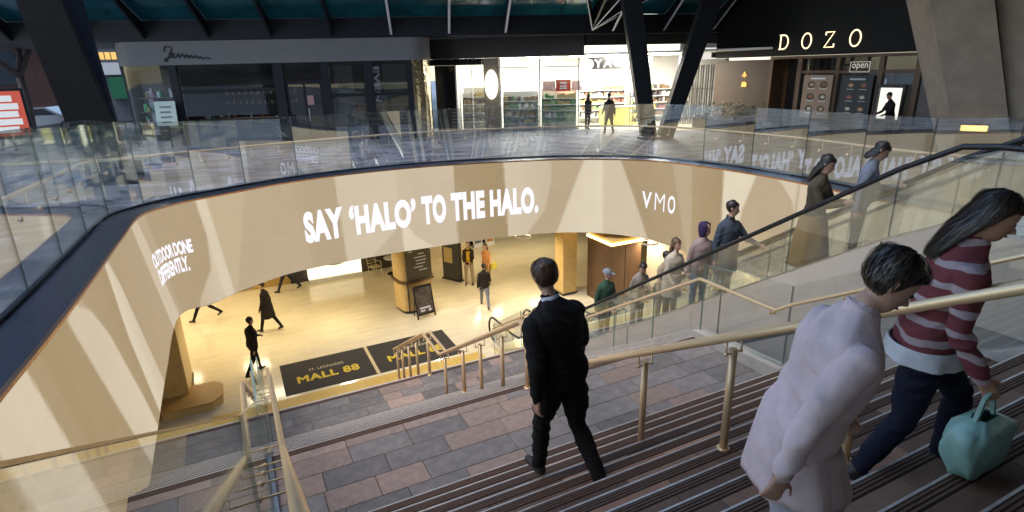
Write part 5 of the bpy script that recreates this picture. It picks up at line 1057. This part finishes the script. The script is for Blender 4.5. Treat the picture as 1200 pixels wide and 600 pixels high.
def build_person(label, loc, rz, h=1.72, lean=4, hipL=(10, 2), kneeL=5, hipR=(-10, 2), kneeR=12, armL=(10, 8, 15), armR=(-8, 8, 15), head=(0, 0), top=None, bottom=None, shoes=None, skin=SKIN, hair=HAIRD, hairstyle='short', bulk=1.0, coat=None, hood=None, collar=None, voxel=.02, twist=0, cap=None, roll=0, fingers=True, sleeve='long', extra=None, group=None, inner=None, ground=True):
    k = h/1.75; seg = []                                   # seg: (p0, p1, r0, r1, material index)
    LT, LS, LU, LF = .43*k, .42*k, .30*k, .26*k
    hipz = 0.0; tb = Vector((0, 0, 0))
    lr = R(lean)
    tor = lambda v: roty(rotz(rotx(Vector(v), -lr), R(twist)), R(roll))
    m = MB()
    def limb(pts, rs, mi, sx=1.0):
        P = [Vector(p) for p in pts]
        a = P[0]-(P[1]-P[0]).normalized()*rs[0]*.6; b = P[-1]+(P[-1]-P[-2]).normalized()*rs[-1]*.6
        m.tube([a]+P+[b], [rs[0]*.6]+list(rs)+[rs[-1]*.6], 12)
        for i in range(len(P)-1): seg.append((P[i], P[i+1], rs[i], rs[i+1], mi))
    joints = {}
    feet = []
    for sx, hp, kn in ((-1, hipL, kneeL), (1, hipR, kneeR)):
        H0 = Vector((sx*.092*k, 0, -.02*k)); a = R(hp[0]); d = roty(rotx((0, 0, -1), a), -sx*R(hp[1]))
        K = H0+d*LT; a2 = R(hp[0]-kn); d2 = roty(rotx((0, 0, -1), a2), -sx*R(hp[1]*.5)); An = K+d2*LS
        limb([H0, H0+d*LT*.5, K], [.095*k*bulk, .082*k*bulk, .062*k], 2); limb([K, K+d2*LS*.35, An], [.062*k, .058*k, .046*k], 2)
        ft = R(hp[0]-kn)*.65; f = rotx((0, 1, 0), ft if ft < 0 else ft*.5); f = f.normalized(); dn = Vector((0, 0, -1))
        heel = An+rotx((0, -.035*k, -.055*k), ft*.6); toe = heel+f*.19*k
        limb([heel, heel+f*.09*k+Vector((0, 0, .006)), toe], [.042*k, .043*k, .034*k], 3); seg.append((An, heel, .04*k, .04*k, 3))
        limb([An, heel], [.045*k, .04*k], 3)
        feet.append(min(heel.z, toe.z)-.04*k)
    # torso rings
    rings = [(-.10, .11, .09, 0, 2), (-.03, .165*bulk, .115*bulk, -.005, 2), (.06, .172*bulk, .12*bulk, -.005, 1), (.17, .155*bulk, .108*bulk, .0, 1), (.30, .172*bulk, .12*bulk, .005, 1), (.42, .19*bulk, .12*bulk, -.005, 1), (.49, .172*bulk, .098*bulk, -.015, 1), (.535, .115*bulk, .078*bulk, -.015, 1), (.58, .075, .07, -.008, 1), (.60, .058, .058, 0, 1)]
    vs = []; n = 20
    for (z, a, b, yo, mi) in rings:
        for j in range(n):
            t = 2*PI*j/n; c_, s_ = math.cos(t), math.sin(t); e = .85
            vs.append(tor((a*k*math.copysign(abs(c_)**e, c_), (b*math.copysign(abs(s_)**e, s_)+yo)*k, z*k)))
    fs = [(i*n+j, i*n+(j+1) % n, (i+1)*n+(j+1) % n, (i+1)*n+j) for i in range(len(rings)-1) for j in range(n)]+[list(range(n))[::-1], list(range((len(rings)-1)*n, len(rings)*n))]
    m.add(vs, fs)
    for (z0, a0, b0, y0, mi0), (z1, a1, b1, y1, mi1) in zip(rings[:-1], rings[1:]):
        for ox in (-.5, 0, .5): seg.append((tor((a0*k*ox, y0*k, z0*k)), tor((a1*k*ox, y1*k, z1*k)), b0*k, b1*k, mi1 if z0 >= -.03 else mi0))
    # neck and head
    nb = Vector((0, -.005*k, .56*k)); nt_ = Vector((0, .012*k, .66*k)); limb([tor(nb), tor(nt_)], [.058*k, .052*k], 0)
    hy, hpit = R(head[0]), R(head[1]); hb = tor((0, .0, .655*k))
    hx = lambda v: hb+tor(rotz(rotx(Vector(v), -hpit), hy))
    HR = [(-.005, .028, .03, .05), (.015, .044, .056, .038), (.05, .06, .08, .02), (.09, .07, .092, .008), (.125, .0755, .098, .0), (.16, .075, .099, -.004), (.19, .066, .088, -.008), (.212, .046, .062, -.01), (.224, .02, .03, -.01)]
    vs = []; n = 18
    for (z, a, b, yo) in HR:
        for j in range(n):
            t = 2*PI*j/n; vs.append(hx((a*k*math.cos(t), (b*math.sin(t)+yo)*k, z*k)))
    m.add(vs, [(i*n+j, i*n+(j+1) % n, (i+1)*n+(j+1) % n, (i+1)*n+j) for i in range(len(HR)-1) for j in range(n)]+[list(range(n))[::-1], list(range((len(HR)-1)*n, len(HR)*n))])
    seg.append((hx((0, .01*k, .02*k)), hx((0, 0, .17*k)), .07*k, .085*k, 0))
    limb([hx((0, .098*k, .10*k)), hx((0, .118*k, .072*k))], [.009*k, .015*k], 0)
    for sx in (-1, 1): limb([hx((sx*.077*k, -.005*k, .075*k)), hx((sx*.083*k, -.012*k, .12*k))], [.011*k, .016*k], 0)
    # arms and hands
    hands = []; ARMS.clear()
    for sx, ar in ((-1, armL), (1, armR)):
        sh = Vector((sx*.160*k*bulk, -.012*k, .468*k)); f, ab, el = ar[:3]; inn = ar[3] if len(ar) > 3 else 0
        d = roty(rotx((0, 0, -1), R(f)), -sx*R(ab)); E_ = sh+d*LU; d2 = rotz(roty(rotx((0, 0, -1), R(f+el)), -sx*R(ab*.6)), sx*R(inn)); W_ = E_+d2*LF
        limb([tor(sh), tor(sh+d*LU*.5), tor(E_)], [.055*k*bulk, .053*k*bulk, .046*k*bulk], 1)
        limb([tor(E_), tor(E_+d2*LF*.45), tor(W_)], [.046*k*bulk, .044*k, .033*k], 1 if sleeve == 'long' else 0)
        ARMS.append((tor(E_), tor(W_)))
        u = d2.normalized(); side = Vector((0, 1, 0)) if abs(u.y) < .8 else Vector((0, 0, 1)); side = (side-u*side.dot(u)).normalized(); nrm = u.cross(side)
        pc = W_+u*.05*k
        for o in (-.022, 0, .022): limb([tor(W_+side*o*.7*k+u*.01), tor(W_+u*.085*k+side*o*k)], [.017*k, .016*k], 0)
        if fingers:
            cr = -nrm*sx
            for o, L in ((-.032, .062), (-.011, .075), (.011, .08), (.032, .072)):
                b = W_+u*.088*k+side*o*k; b1 = b+(u*.8+cr*.35).normalized()*L*.5*k; b2 = b1+(u*.45+cr*.8).normalized()*L*.5*k
                limb([tor(b), tor(b1), tor(b2)], [.0098*k, .009*k, .008*k], 0)
            b = W_+u*.03*k+side*.03*k; b1 = b+(u*.6+side*.75+cr*.25).normalized()*.045*k; b2 = b1+(u*.9+side*.3+cr*.3).normalized()*.035*k; limb([tor(b), tor(b1), tor(b2)], [.013*k, .011*k, .009*k], 0)
        hands.append(tor(W_+u*.09*k))
    dz = -min(feet) if ground else 0
    # continuous surface
    raw = m.mesh('person_raw', [skin]); o = bpy.data.objects.new('person_raw', raw); COL.objects.link(o)
    md = o.modifiers.new('r', 'REMESH'); md.mode = 'VOXEL'; md.voxel_size = voxel; md.use_smooth_shade = True
    ms = o.modifiers.new('s', 'SMOOTH'); ms.iterations = 3; ms.factor = .5
    dg = bpy.context.evaluated_depsgraph_get(); me = bpy.data.meshes.new_from_object(o.evaluated_get(dg)); bpy.data.objects.remove(o); bpy.data.meshes.remove(raw)
    nv = len(me.vertices); v = np.empty(nv*3); me.vertices.foreach_get('co', v); v = v.reshape(-1, 3)
    np_ = len(me.polygons); fc = np.empty(np_*3); me.polygons.foreach_get('center', fc); fc = fc.reshape(-1, 3)
    best = np.full(np_, 1e9); mi = np.zeros(np_, int)
    for (p0, p1, r0, r1, q) in seg:
        a = np.array(p0); b = np.array(p1)-a; L2_ = max(1e-9, b@b); t = np.clip(((fc-a)@b)/L2_, 0, 1); ds = np.linalg.norm(fc-a-t[:, None]*b, axis=1)-(r0+(r1-r0)*t)
        c_ = ds < best; best[c_] = ds[c_]; mi[c_] = q
    # folds in the cloth
    vm = np.zeros(nv, int); li = np.empty(len(me.loops), int); me.loops.foreach_get('vertex_index', li); ls = np.empty(np_, int); me.polygons.foreach_get('loop_start', ls); lt_ = np.empty(np_, int); me.polygons.foreach_get('loop_total', lt_); vm[li] = np.repeat(mi, lt_)
    nr = np.empty(nv*3); me.vertices.foreach_get('normal', nr); nr = nr.reshape(-1, 3)
    amp = np.where((vm == 1) | (vm == 2), (.0125 if voxel < .012 else .006)*k, 0)
    if amp.any():
        nz = np.array([.75-2.0*abs(noise.noise(Vector((p[0]*4+p[1]*3+loc[0]*3, p[2]*13+p[0]*7-p[1]*5, p[1]*4))))+.35*noise.noise(Vector((p[0]*9-p[2]*8, p[1]*9+loc[1], p[2]*16+p[0]*12))) for p in v]); v = v+nr*(amp*(nz+.5))[:, None]
    v[:, 2] += dz; me.vertices.foreach_set('co', v.ravel())
    me.materials.clear()
    for q in (skin, top, bottom, shoes): me.materials.append(q)
    me.polygons.foreach_set('material_index', mi); me.polygons.foreach_set('use_smooth', [True]*np_); me.name = 'person'; me.update()
    p = link('person', me, None, loc=loc, rot=(0, 0, rz), label=label, cat='person', group=group)
    up = lambda q: Vector((q[0], q[1], q[2]+dz))
    # hair
    hm = MB(); rows, n = 12, 28; long = hairstyle in ('long', 'bob')
    back_t = {'short': .045, 'long': -.22, 'bob': -.07}[hairstyle]*1.0
    vs = []
    for i in range(rows+1):
        for j in range(n):
            t = 2*PI*j/n; fy = math.sin(t)                 # +1 front
            side = (1-fy)/2
            low = .168 if fy > .55 else (.168+(.085-.168)*(.55-fy)/.5 if fy > .05 else .085+(back_t-.085)*min(1, (.05-fy)/.45))
            zz = .236+(low-.236)*(i/rows)**.9; zc = min(max(zz, -.0), .224)
            a = np.interp(zc, [r_[0] for r_ in HR], [r_[1] for r_ in HR]); b = np.interp(zc, [r_[0] for r_ in HR], [r_[2] for r_ in HR]); yo = np.interp(zc, [r_[0] for r_ in HR], [r_[3] for r_ in HR])
            if zz < .09 and long: a, b, yo = .078, .10, -.004
            g = (1.10 if i < rows else 1.0)+.02*math.sin(t*9+i)+(.05 if long else 0)
            if zz < 0 and long: g *= (1-.35*min(1, -zz/.3))
            x_, y_ = a*g*math.cos(t), b*g*fy+yo-.004
            if zz < .0: y_ -= .03*min(1, -zz/.2)+.02
            vs.append(up(hx((x_*k, y_*k, (zz+.008*(1-i/rows))*k))))
    hm.add(vs, [(i*n+j, i*n+(j+1) % n, (i+1)*n+(j+1) % n, (i+1)*n+j) for i in range(rows) for j in range(n)]+[list(range(n))])
    if voxel < .012:
        nst = 1600; hc = up(hx((0, -.005*k, .1*k)))
        for _ in range(nst):
            jf = random.random()*n; r0 = random.random()**1.4*rows*.7; r1 = min(rows, r0+random.uniform(.3, .6)*rows); pts = []
            drift = random.uniform(-1.1, 1.1); hof = random.random()**2*.016+.003
            for q in range(5):
                rr_ = r0+(r1-r0)*q/4; i0 = min(rows-1, int(rr_)); fr = rr_-i0; jj = (jf+drift*q/4) % n; j0 = int(jj) % n; fj = jj-int(jj); j1 = (j0+1) % n
                P0 = vs[i0*n+j0].lerp(vs[i0*n+j1], fj); P1 = vs[(i0+1)*n+j0].lerp(vs[(i0+1)*n+j1], fj); P_0 = P0.lerp(P1, fr); out_ = (P_0-hc).normalized(); pts.append(P_0+out_*(.002+hof*math.sin(q/4*PI)+.003*random.random()))
            if r1 >= rows-.5: pts[-1] = pts[-1]+(pts[-1]-pts[-2]).normalized()*.012
            wd_ = random.uniform(.002, .0045); rib = []
            for q, P_0 in enumerate(pts):
                tn = (pts[min(4, q+1)]-pts[max(0, q-1)]).normalized(); sd_ = tn.cross((P_0-hc).normalized())
                ww = wd_*(1-.7*q/4); rib += [P_0-sd_*ww, P_0+sd_*ww]
            hm.add(rib, [(2*q, 2*q+1, 2*q+3, 2*q+2) for q in range(4)], random.randrange(2))
    if hood is None and cap is None or long: hm.build('hair', [hair, HAIRL], p, smooth=2)
    if cap is not None:
        c = MB(); prof = []
        vs = []
        for i, (z, g) in enumerate(((.13, 1.09), (.165, 1.1), (.195, 1.1), (.222, 1.05), (.238, .8))):
            a = np.interp(min(z, .21), [r_[0] for r_ in HR], [r_[1] for r_ in HR]); b = np.interp(min(z, .21), [r_[0] for r_ in HR], [r_[2] for r_ in HR])
            if i == 4: a, b = .03, .04
            for j in range(20):
                t = 2*PI*j/20; vs.append(up(hx((a*g*math.cos(t)*k, (b*g*math.sin(t)-.005)*k, z*k))))
        c.add(vs, [(i*20+j, i*20+(j+1) % 20, (i+1)*20+(j+1) % 20, (i+1)*20+j) for i in range(4) for j in range(20)]+[list(range(80, 100))])
        c.build('cap', cap, p, smooth=2); b_ = MB(); b_.add([up(hx(q)) for q in ((-.06*k, .08*k, .148*k), (.06*k, .08*k, .148*k), (.05*k, .17*k, .135*k), (0, .19*k, .132*k), (-.05*k, .17*k, .135*k), (-.06*k, .08*k, .14*k), (.06*k, .08*k, .14*k), (.05*k, .17*k, .128*k), (0, .19*k, .125*k), (-.05*k, .17*k, .128*k))], [(0, 1, 2, 3, 4), (9, 8, 7, 6, 5), (0, 5, 6, 1), (1, 6, 7, 2), (2, 7, 8, 3), (3, 8, 9, 4), (4, 9, 5, 0)]); b_.build('cap_brim', cap, p)
        hm.build('hair', hair, p, smooth=2) if False else None
    if hood is not None:
        c = MB(); vs = []; n2 = 20
        for i in range(9):
            q = i/8; z = -.06+.32*q
            w_ = .10*math.sin(min(1, .35+q*.9)*PI/2) if q < .8 else .10*math.cos((q-.8)/.2*PI/2*.9)
            for j in range(n2):
                t = R(60)+R(240)*j/(n2-1)+PI/2-PI/2; t = PI/2+R(55)+(2*PI-2*R(55))*j/(n2-1)
                vs.append(up(hx((w_*1.05*math.cos(t)*k, (w_*1.25*math.sin(t)-.01)*k, z*k))))
        c.add(vs, [(i*n2+j, i*n2+j+1, (i+1)*n2+j+1, (i+1)*n2+j) for i in range(8) for j in range(n2-1)])
        ho = c.build('hood', hood, p, smooth=2); sm = ho.modifiers.new('t', 'SOLIDIFY'); sm.thickness = .012
    # face
    for sx in (-1, 1): MB().ball(up(hx((sx*.031*k, .086*k, .112*k))), .0105*k, 8, 6).build('eye', EYE, p)
    l_ = MB(); l_.ball((0, 0, 0), (.022*k, .008*k, .007*k), 8, 6); c0 = up(hx((0, .098*k, .043*k))); l_.xf(lambda q: (q[0]+c0.x, q[1]+c0.y, q[2]+c0.z)); l_.build('mouth', LIP, p)
    if collar is not None:
        c = MB(); vs = []
        for (z, g) in ((.555, 1.35), (.60, 1.12), (.625, 1.1)):
            for j in range(18):
                t = 2*PI*j/18; vs.append(up(tor((.062*g*math.cos(t)*k, (.062*g*math.sin(t))*k, (z+.012*math.sin(t)*-1)*k))))
        c.add(vs, [(i*18+j, i*18+(j+1) % 18, (i+1)*18+(j+1) % 18, (i+1)*18+j) for i in range(2) for j in range(18)]); co = c.build('collar', collar, p, smooth=2); sm = co.modifiers.new('t', 'SOLIDIFY'); sm.thickness = .01
    if coat is not None:                                    # (material, z_top, z_bottom relative to hip, top radius, hem radius, depth ratio, name)
        cm, zt, zb, r0, r1, dr, nm = coat; c = MB(); vs = []; NR, NS = 14, 40
        for i in range(NR+1):
            q = i/NR; z = zt+(zb-zt)*q; rr = r0+(r1-r0)*q**.85
            for j in range(NS):
                t = 2*PI*j/NS; wv = 1+.05*q*math.sin(t*7+1.3)+.03*q*math.sin(t*13)
                sway = (R(hipL[0])+R(hipR[0]))*.12*max(0, -z)
                c0 = Vector((rr*wv*math.cos(t)*k, rr*dr*wv*math.sin(t)*k+sway, z*k)); vs.append(up(tor(c0) if z > 0 else c0))
        c.add(vs, [(i*NS+j, i*NS+(j+1) % NS, (i+1)*NS+(j+1) % NS, (i+1)*NS+j) for i in range(NR) for j in range(NS)]); co = c.build(nm, cm, p, smooth=2); sm = co.modifiers.new('t', 'SOLIDIFY'); sm.thickness = .012
    mw = Matrix.Translation(Vector(loc)) @ Matrix.Rotation(rz, 4, 'Z')
    return p, [mw @ up(q) for q in hands], (lambda q: mw @ up(hx(Vector(q)*k))), (lambda q: mw @ up(tor(Vector(q)*k))), up, tor, hx, k
def step_z(y): return L1+.172*min(UPN, math.floor((4.48-y)/.30)+1)
BLK = cloth('black jumper', (.012, .0115, .012)); BLT = cloth('black trousers', (.014, .013, .013)); SHB = mat('dark shoe leather', (.03, .026, .022), .5, var=.2)
# man walking down, seen from behind
p, hn, hd, tr, up, tor, hx, k = build_person('man in a black jumper walking down the stairs, seen from behind', (2.12, 3.50, step_z(3.5)+.005), R(8), h=1.88, lean=6, hipL=(15, 1), kneeL=10, hipR=(-12, 1), kneeR=24, armL=(-14, 12, 18), armR=(10, 12, 20), head=(-8, 14), top=BLK, bottom=BLT, shoes=SHB, hair=HAIRB, voxel=.009, bulk=1.22, collar=cloth('pale blue shirt', (.45, .5, .6)), roll=-5)
# woman / figure in pale top stooping, climbing the stairs at the right
WHT = cloth('white pink shirt', (.72, .56, .56)); NAVY = cloth('navy trousers', (.012, .014, .028))
p, hn, hd, tr, up, tor, hx, k = build_person('dark haired person in a long pale pink top climbing the stairs nearest the viewer', (1.76, 1.19, step_z(1.19)), R(-124), h=1.5, lean=17, hipL=(36, 3), kneeL=44, hipR=(-4, 3), kneeR=16, armL=(16, 12, 38), armR=(-20, 12, 18), head=(-6, 22), top=WHT, bottom=cloth('pale grey trousers', (.4, .38, .42)), shoes=SHB, hair=HAIRD, hairstyle='short', voxel=.009, bulk=1.15, coat=(WHT, .14, -.24, .145, .245, .82, 'shirt_tail'), collar=WHT)
MAR = cloth('maroon patterned top', (.17, .045, .05))
def _stripe(m, c2):
    n, l = m.node_tree.nodes, m.node_tree.links; tc = n.new('ShaderNodeTexCoord'); wv = n.new('ShaderNodeTexWave'); wv.bands_direction = 'Z'; wv.inputs['Scale'].default_value = 3.1; wv.inputs['Distortion'].default_value = 3.5; wv.inputs['Detail'].default_value = 3; l.new(tc.outputs['Object'], wv.inputs[0])
    mr = n.new('ShaderNodeMapRange'); mr.inputs[1].default_value = .72; mr.inputs[2].default_value = .8; l.new(wv.outputs['Fac'], mr.inputs[0]); b = n['Principled BSDF']; src = b.inputs['Base Color'].links[0].from_socket
    mx = n.new('ShaderNodeMix'); mx.data_type = 'RGBA'; l.new(mr.outputs[0], mx.inputs[0]); l.new(src, mx.inputs[6]); mx.inputs[7].default_value = (*c2, 1); l.new(mx.outputs[2], b.inputs['Base Color'])
_stripe(MAR, (.38, .30, .31))
p, hn, hd, tr, up, tor, hx, k = build_person('long haired person in a maroon top climbing the stairs at the right edge', (3.15, 1.5, step_z(1.5)), R(-138), h=1.64, lean=12, hipL=(38, 3), kneeL=42, hipR=(-6, 3), kneeR=18, armL=(6, 18, 30), armR=(8, 16, 34), head=(-10, 14), top=MAR, bottom=NAVY, shoes=SHB, hair=HAIRD, hairstyle='long', voxel=.009, bulk=1.08, skin=SKIN2, coat=(cloth('white hem', (.6, .6, .62)), -.0, -.10, .188, .205, .86, 'shirt_hem'))
hb_ = hn[1]
bag = thing('carrier_bag', 'pale green carrier bag held by the person in maroon', 'bag', tuple(hb_-Vector((0, 0, .42)))); m = MB(); vs = []
for i in range(9):
    q = i/8
    for j in range(24):
        t = 2*PI*j/24; e = .5; w_ = .17*(.75+.35*math.sin(min(1, q*1.15)*PI*.75)) if q < 1 else .07; c_, s_ = math.cos(t), math.sin(t)
        wr = 1+.07*math.sin(t*5+q*6)+.04*math.sin(t*9-q*4); vs.append((w_*wr*math.copysign(abs(c_)**e, c_), w_*.5*wr*math.copysign(abs(s_)**e, s_), .30*q))
m.add(vs, [(i*24+j, i*24+(j+1) % 24, (i+1)*24+(j+1) % 24, (i+1)*24+j) for i in range(8) for j in range(24)]+[list(range(24))[::-1]]); m.build('sack', mat('green plastic film', (.28, .48, .42), .35, var=.2, vscale=4, bump=.4, bscale=12), bag, smooth=True)
m = MB(); m.tube([(-.08, 0, .29), (-.04, 0, .4), (0, 0, .43)], .012, 6); m.tube([(.08, 0, .29), (.04, 0, .4), (0, 0, .43)], .012, 6); m.build('handle', mat('green plastic film', (.28, .48, .42)), bag)
# escalator riders (facing up, away from the mall)
EX = 7.2
def rider(y, dx, **kw):
    j = math.floor((y-YT)/.40); z = esc_z(YT+j*.40+.2)+.007
    return build_person(loc=(EX+dx, YT+j*.40+.22, z), rz=PI+R(kw.pop('turn', 0)), hipL=(0, 2), hipR=(0, 2), kneeL=2, kneeR=3, **kw)
OLV = cloth('olive brown coat', (.085, .068, .045)); CAM_ = cloth('camel skirt', (.26, .155, .05))
_, hn, *_r = rider(4.9, -.1, turn=18, label='woman with long dark hair looking at a phone on the escalator', h=1.68, top=OLV, bottom=CAM_, shoes=SHB, armL=(28, 10, 75, 25), armR=(28, 10, 75, 25), head=(0, 16), hairstyle='long', coat=(CAM_, .05, -.72, .17, .30, .9, 'skirt'), voxel=.016, bulk=1.1)
ph = thing('mobile_phone', 'phone held up by the long haired woman on the escalator', 'phone', tuple((hn[0]+hn[1])/2+Vector((0, -.03, .05))), PI+R(18)); m = MB(); m.bbox(-.038, -.005, -.01, .038, .005, .14, .003); m.build('body', BLACK, ph); MB().box(-.034, -.0062, 0, .034, -.0055, .13).build('screen_face', emis('phone glow', (.8, .9, 1), .6), ph)
rider(4.5, .25, turn=30, label='dark haired person in grey blue behind the phone woman on the escalator', h=1.62, top=cloth('grey blue top', (.2, .22, .27)), bottom=cloth('charcoal trousers', (.03, .03, .035)), shoes=SHB, hairstyle='bob', voxel=.018, armL=(30, 8, 80, 20), lean=8, head=(0, 22))
_, hn, hd, *_r = rider(6.6, .05, turn=8, label='man in a blue grey puffer jacket with black mask on the escalator', h=1.76, top=cloth('blue grey jacket', (.06, .075, .10)), bottom=cloth('dark jeans', (.035, .05, .085)), shoes=SHB, head=(35, 6), armL=(30, 24, 45), lean=2, bulk=1.2, voxel=.017, coat=(cloth('blue grey jacket', (.06, .075, .10)), .2, -.3, .2, .22, .75, 'jacket_tail'), collar=BLACK)
rider(7.0, -.12, turn=-6, label='person in a purple hood on the escalator below the masked man', h=1.6, top=cloth('dusty pink coat', (.33, .24, .22)), bottom=cloth('blue jeans', (.07, .14, .24)), shoes=SHB, hood=cloth('purple hood', (.045, .03, .08)), bulk=1.12, voxel=.018, head=(30, 5))
rider(7.75, 0, turn=10, label='woman with long brown hair in a cream coat on the escalator', h=1.62, top=cloth('cream coat', (.5, .43, .33)), bottom=cloth('brown trousers', (.12, .08, .05)), shoes=SHB, hairstyle='long', hair=HAIRB, armL=(20, 10, 70, 20), armR=(10, 10, 40), bulk=1.12, voxel=.018, coat=(cloth('cream coat', (.5, .43, .33)), .15, -.35, .19, .22, .8, 'coat_tail'))
rider(8.35, .15, label='short person in a tan top with dark hair on the escalator', h=1.5, top=cloth('tan top', (.34, .26, .18)), bottom=cloth('khaki trousers', (.16, .13, .08)), shoes=SHB, voxel=.02, armR=(32, 22, 55), head=(25, 5))
rider(8.75, -.15, label='short person in a grey top lower on the escalator, near the man with the cap', h=1.52, top=cloth('warm grey top', (.28, .24, .2)), bottom=cloth('charcoal trousers', (.03, .03, .035)), shoes=SHB, voxel=.02, lean=10, head=(-25, 24), armL=(26, 6, 85, 25), hairstyle='bob')
rider(9.65, -.1, turn=14, label='man in a green jacket and grey cap low on the escalator', h=1.72, top=cloth('bottle green jacket', (.035, .075, .05)), bottom=cloth('brown trousers', (.12, .08, .05)), shoes=SHB, cap=cloth('grey cap', (.22, .24, .26)), bulk=1.18, voxel=.018, armL=(15, 8, 60), head=(25, 0))
# mall visitors
YELT = cloth('mustard shirt', (.5, .3, .02)); BT = cloth('beige trousers', (.3, .24, .15))
build_person('man in a dark jacket over a mustard shirt standing in the mall', (8.0, 20.4, FLOOR), R(150), h=1.78, top=cloth('dark brown jacket', (.03, .022, .014)), bottom=BT, shoes=SHB, armL=(20, 8, 50, 20), armR=(18, 8, 50, 20), hipL=(0, 4), hipR=(2, 4), kneeL=0, kneeR=3, voxel=.02, collar=YELT, coat=(YELT, .48, .02, .10, .10, 1.34, 'shirt_front'))
build_person('woman with long hair in an orange top standing in the mall', (8.6, 20.0, FLOOR), R(120), h=1.68, top=cloth('orange top', (.6, .27, .1)), bottom=cloth('dark mustard skirt', (.3, .2, .05)), shoes=SHB, hairstyle='long', hair=HAIRB, hipL=(0, 3), hipR=(3, 3), kneeL=0, kneeR=5, voxel=.02)
hb2 = thing('shoulder_bag', 'yellow shoulder bag beside the woman in orange', 'bag', (8.83, 19.8, FLOOR+.72), R(30)); m = MB(); m.bbox(-.15, -.05, 0, .15, .05, .26, .03); m.build('pouch', mat('yellow leather', (.6, .5, .05), .5), hb2); MB().tube([(-.12, 0, .25), (-.1, 0, .55), (0, 0, .68), (.1, 0, .55), (.12, 0, .25)], .01, 5).build('strap', mat('yellow leather', (.6, .5, .05)), hb2)
build_person('person in a dark jacket and grey trousers walking away in the mall', (7.6, 17.95, FLOOR), R(-20), h=1.66, top=cloth('dark brown jacket', (.03, .022, .014)), bottom=cloth('grey trousers', (.2, .2, .21)), shoes=SHB, hipL=(26, 2), kneeL=8, hipR=(-24, 2), kneeR=16, armL=(-12, 10, 30), armR=(12, 10, 50), voxel=.02, bulk=1.1)
DK = cloth('black coat', (.018, .014, .012))
build_person('walker in black under the left corner of the screen', (-1.65, 21.9, FLOOR), R(90), h=1.7, top=DK, bottom=BLT, shoes=SHB, hipL=(30, 2), kneeL=6, hipR=(-26, 2), kneeR=24, voxel=.022)
build_person('walker in black crossing the middle of the mall floor', (.35, 19.7, FLOOR), R(60), h=1.72, top=DK, bottom=BLT, shoes=SHB, hipL=(20, 2), kneeL=6, hipR=(-18, 2), kneeR=14, voxel=.022, coat=(DK, .1, -.4, .19, .25, .85, 'coat_tail'))
build_person('walker in black nearest the glass stair divider', (-.25, 16.75, FLOOR), R(-60), h=1.72, top=DK, bottom=BLT, shoes=SHB, hipL=(18, 2), kneeL=10, hipR=(-16, 2), kneeR=20, voxel=.022, bulk=1.12, armL=(30, 12, 40), armR=(-22, 12, 20))
build_person('walker in dark clothes by the golden wall sign', (1.3, 23.4, FLOOR), R(80), h=1.74, top=DK, bottom=cloth('charcoal trousers', (.03, .03, .035)), shoes=SHB, hipL=(26, 2), kneeL=5, hipR=(-24, 2), kneeR=20, voxel=.022)
# plaza visitors
build_person('man in black walking towards the bright grocery shop', (15.75, 21.9, .01), R(-12), h=1.74, top=BLK, bottom=cloth('charcoal trousers', (.03, .03, .035)), shoes=SHB, hipL=(14, 2), kneeL=4, hipR=(-12, 2), kneeR=10, voxel=.022, bulk=1.12, armL=(12, 12, 25), armR=(-10, 12, 20))
build_person('person in a dark coat at the grocery window', (16.2, 24.3, .03), R(-70), h=1.62, top=DK, bottom=BLT, shoes=SHB, hipL=(2, 2), hipR=(-2, 2), voxel=.022, hairstyle='bob')
build_person('person with dark hair in black behind the lit service window frame', (21.6, 12.9, .06), R(70), h=1.72, top=BLK, bottom=BLT, shoes=SHB, hipL=(2, 2), hipR=(-2, 2), voxel=.02, lean=10, head=(0, 18), armL=(30, 10, 50), armR=(30, 10, 50))
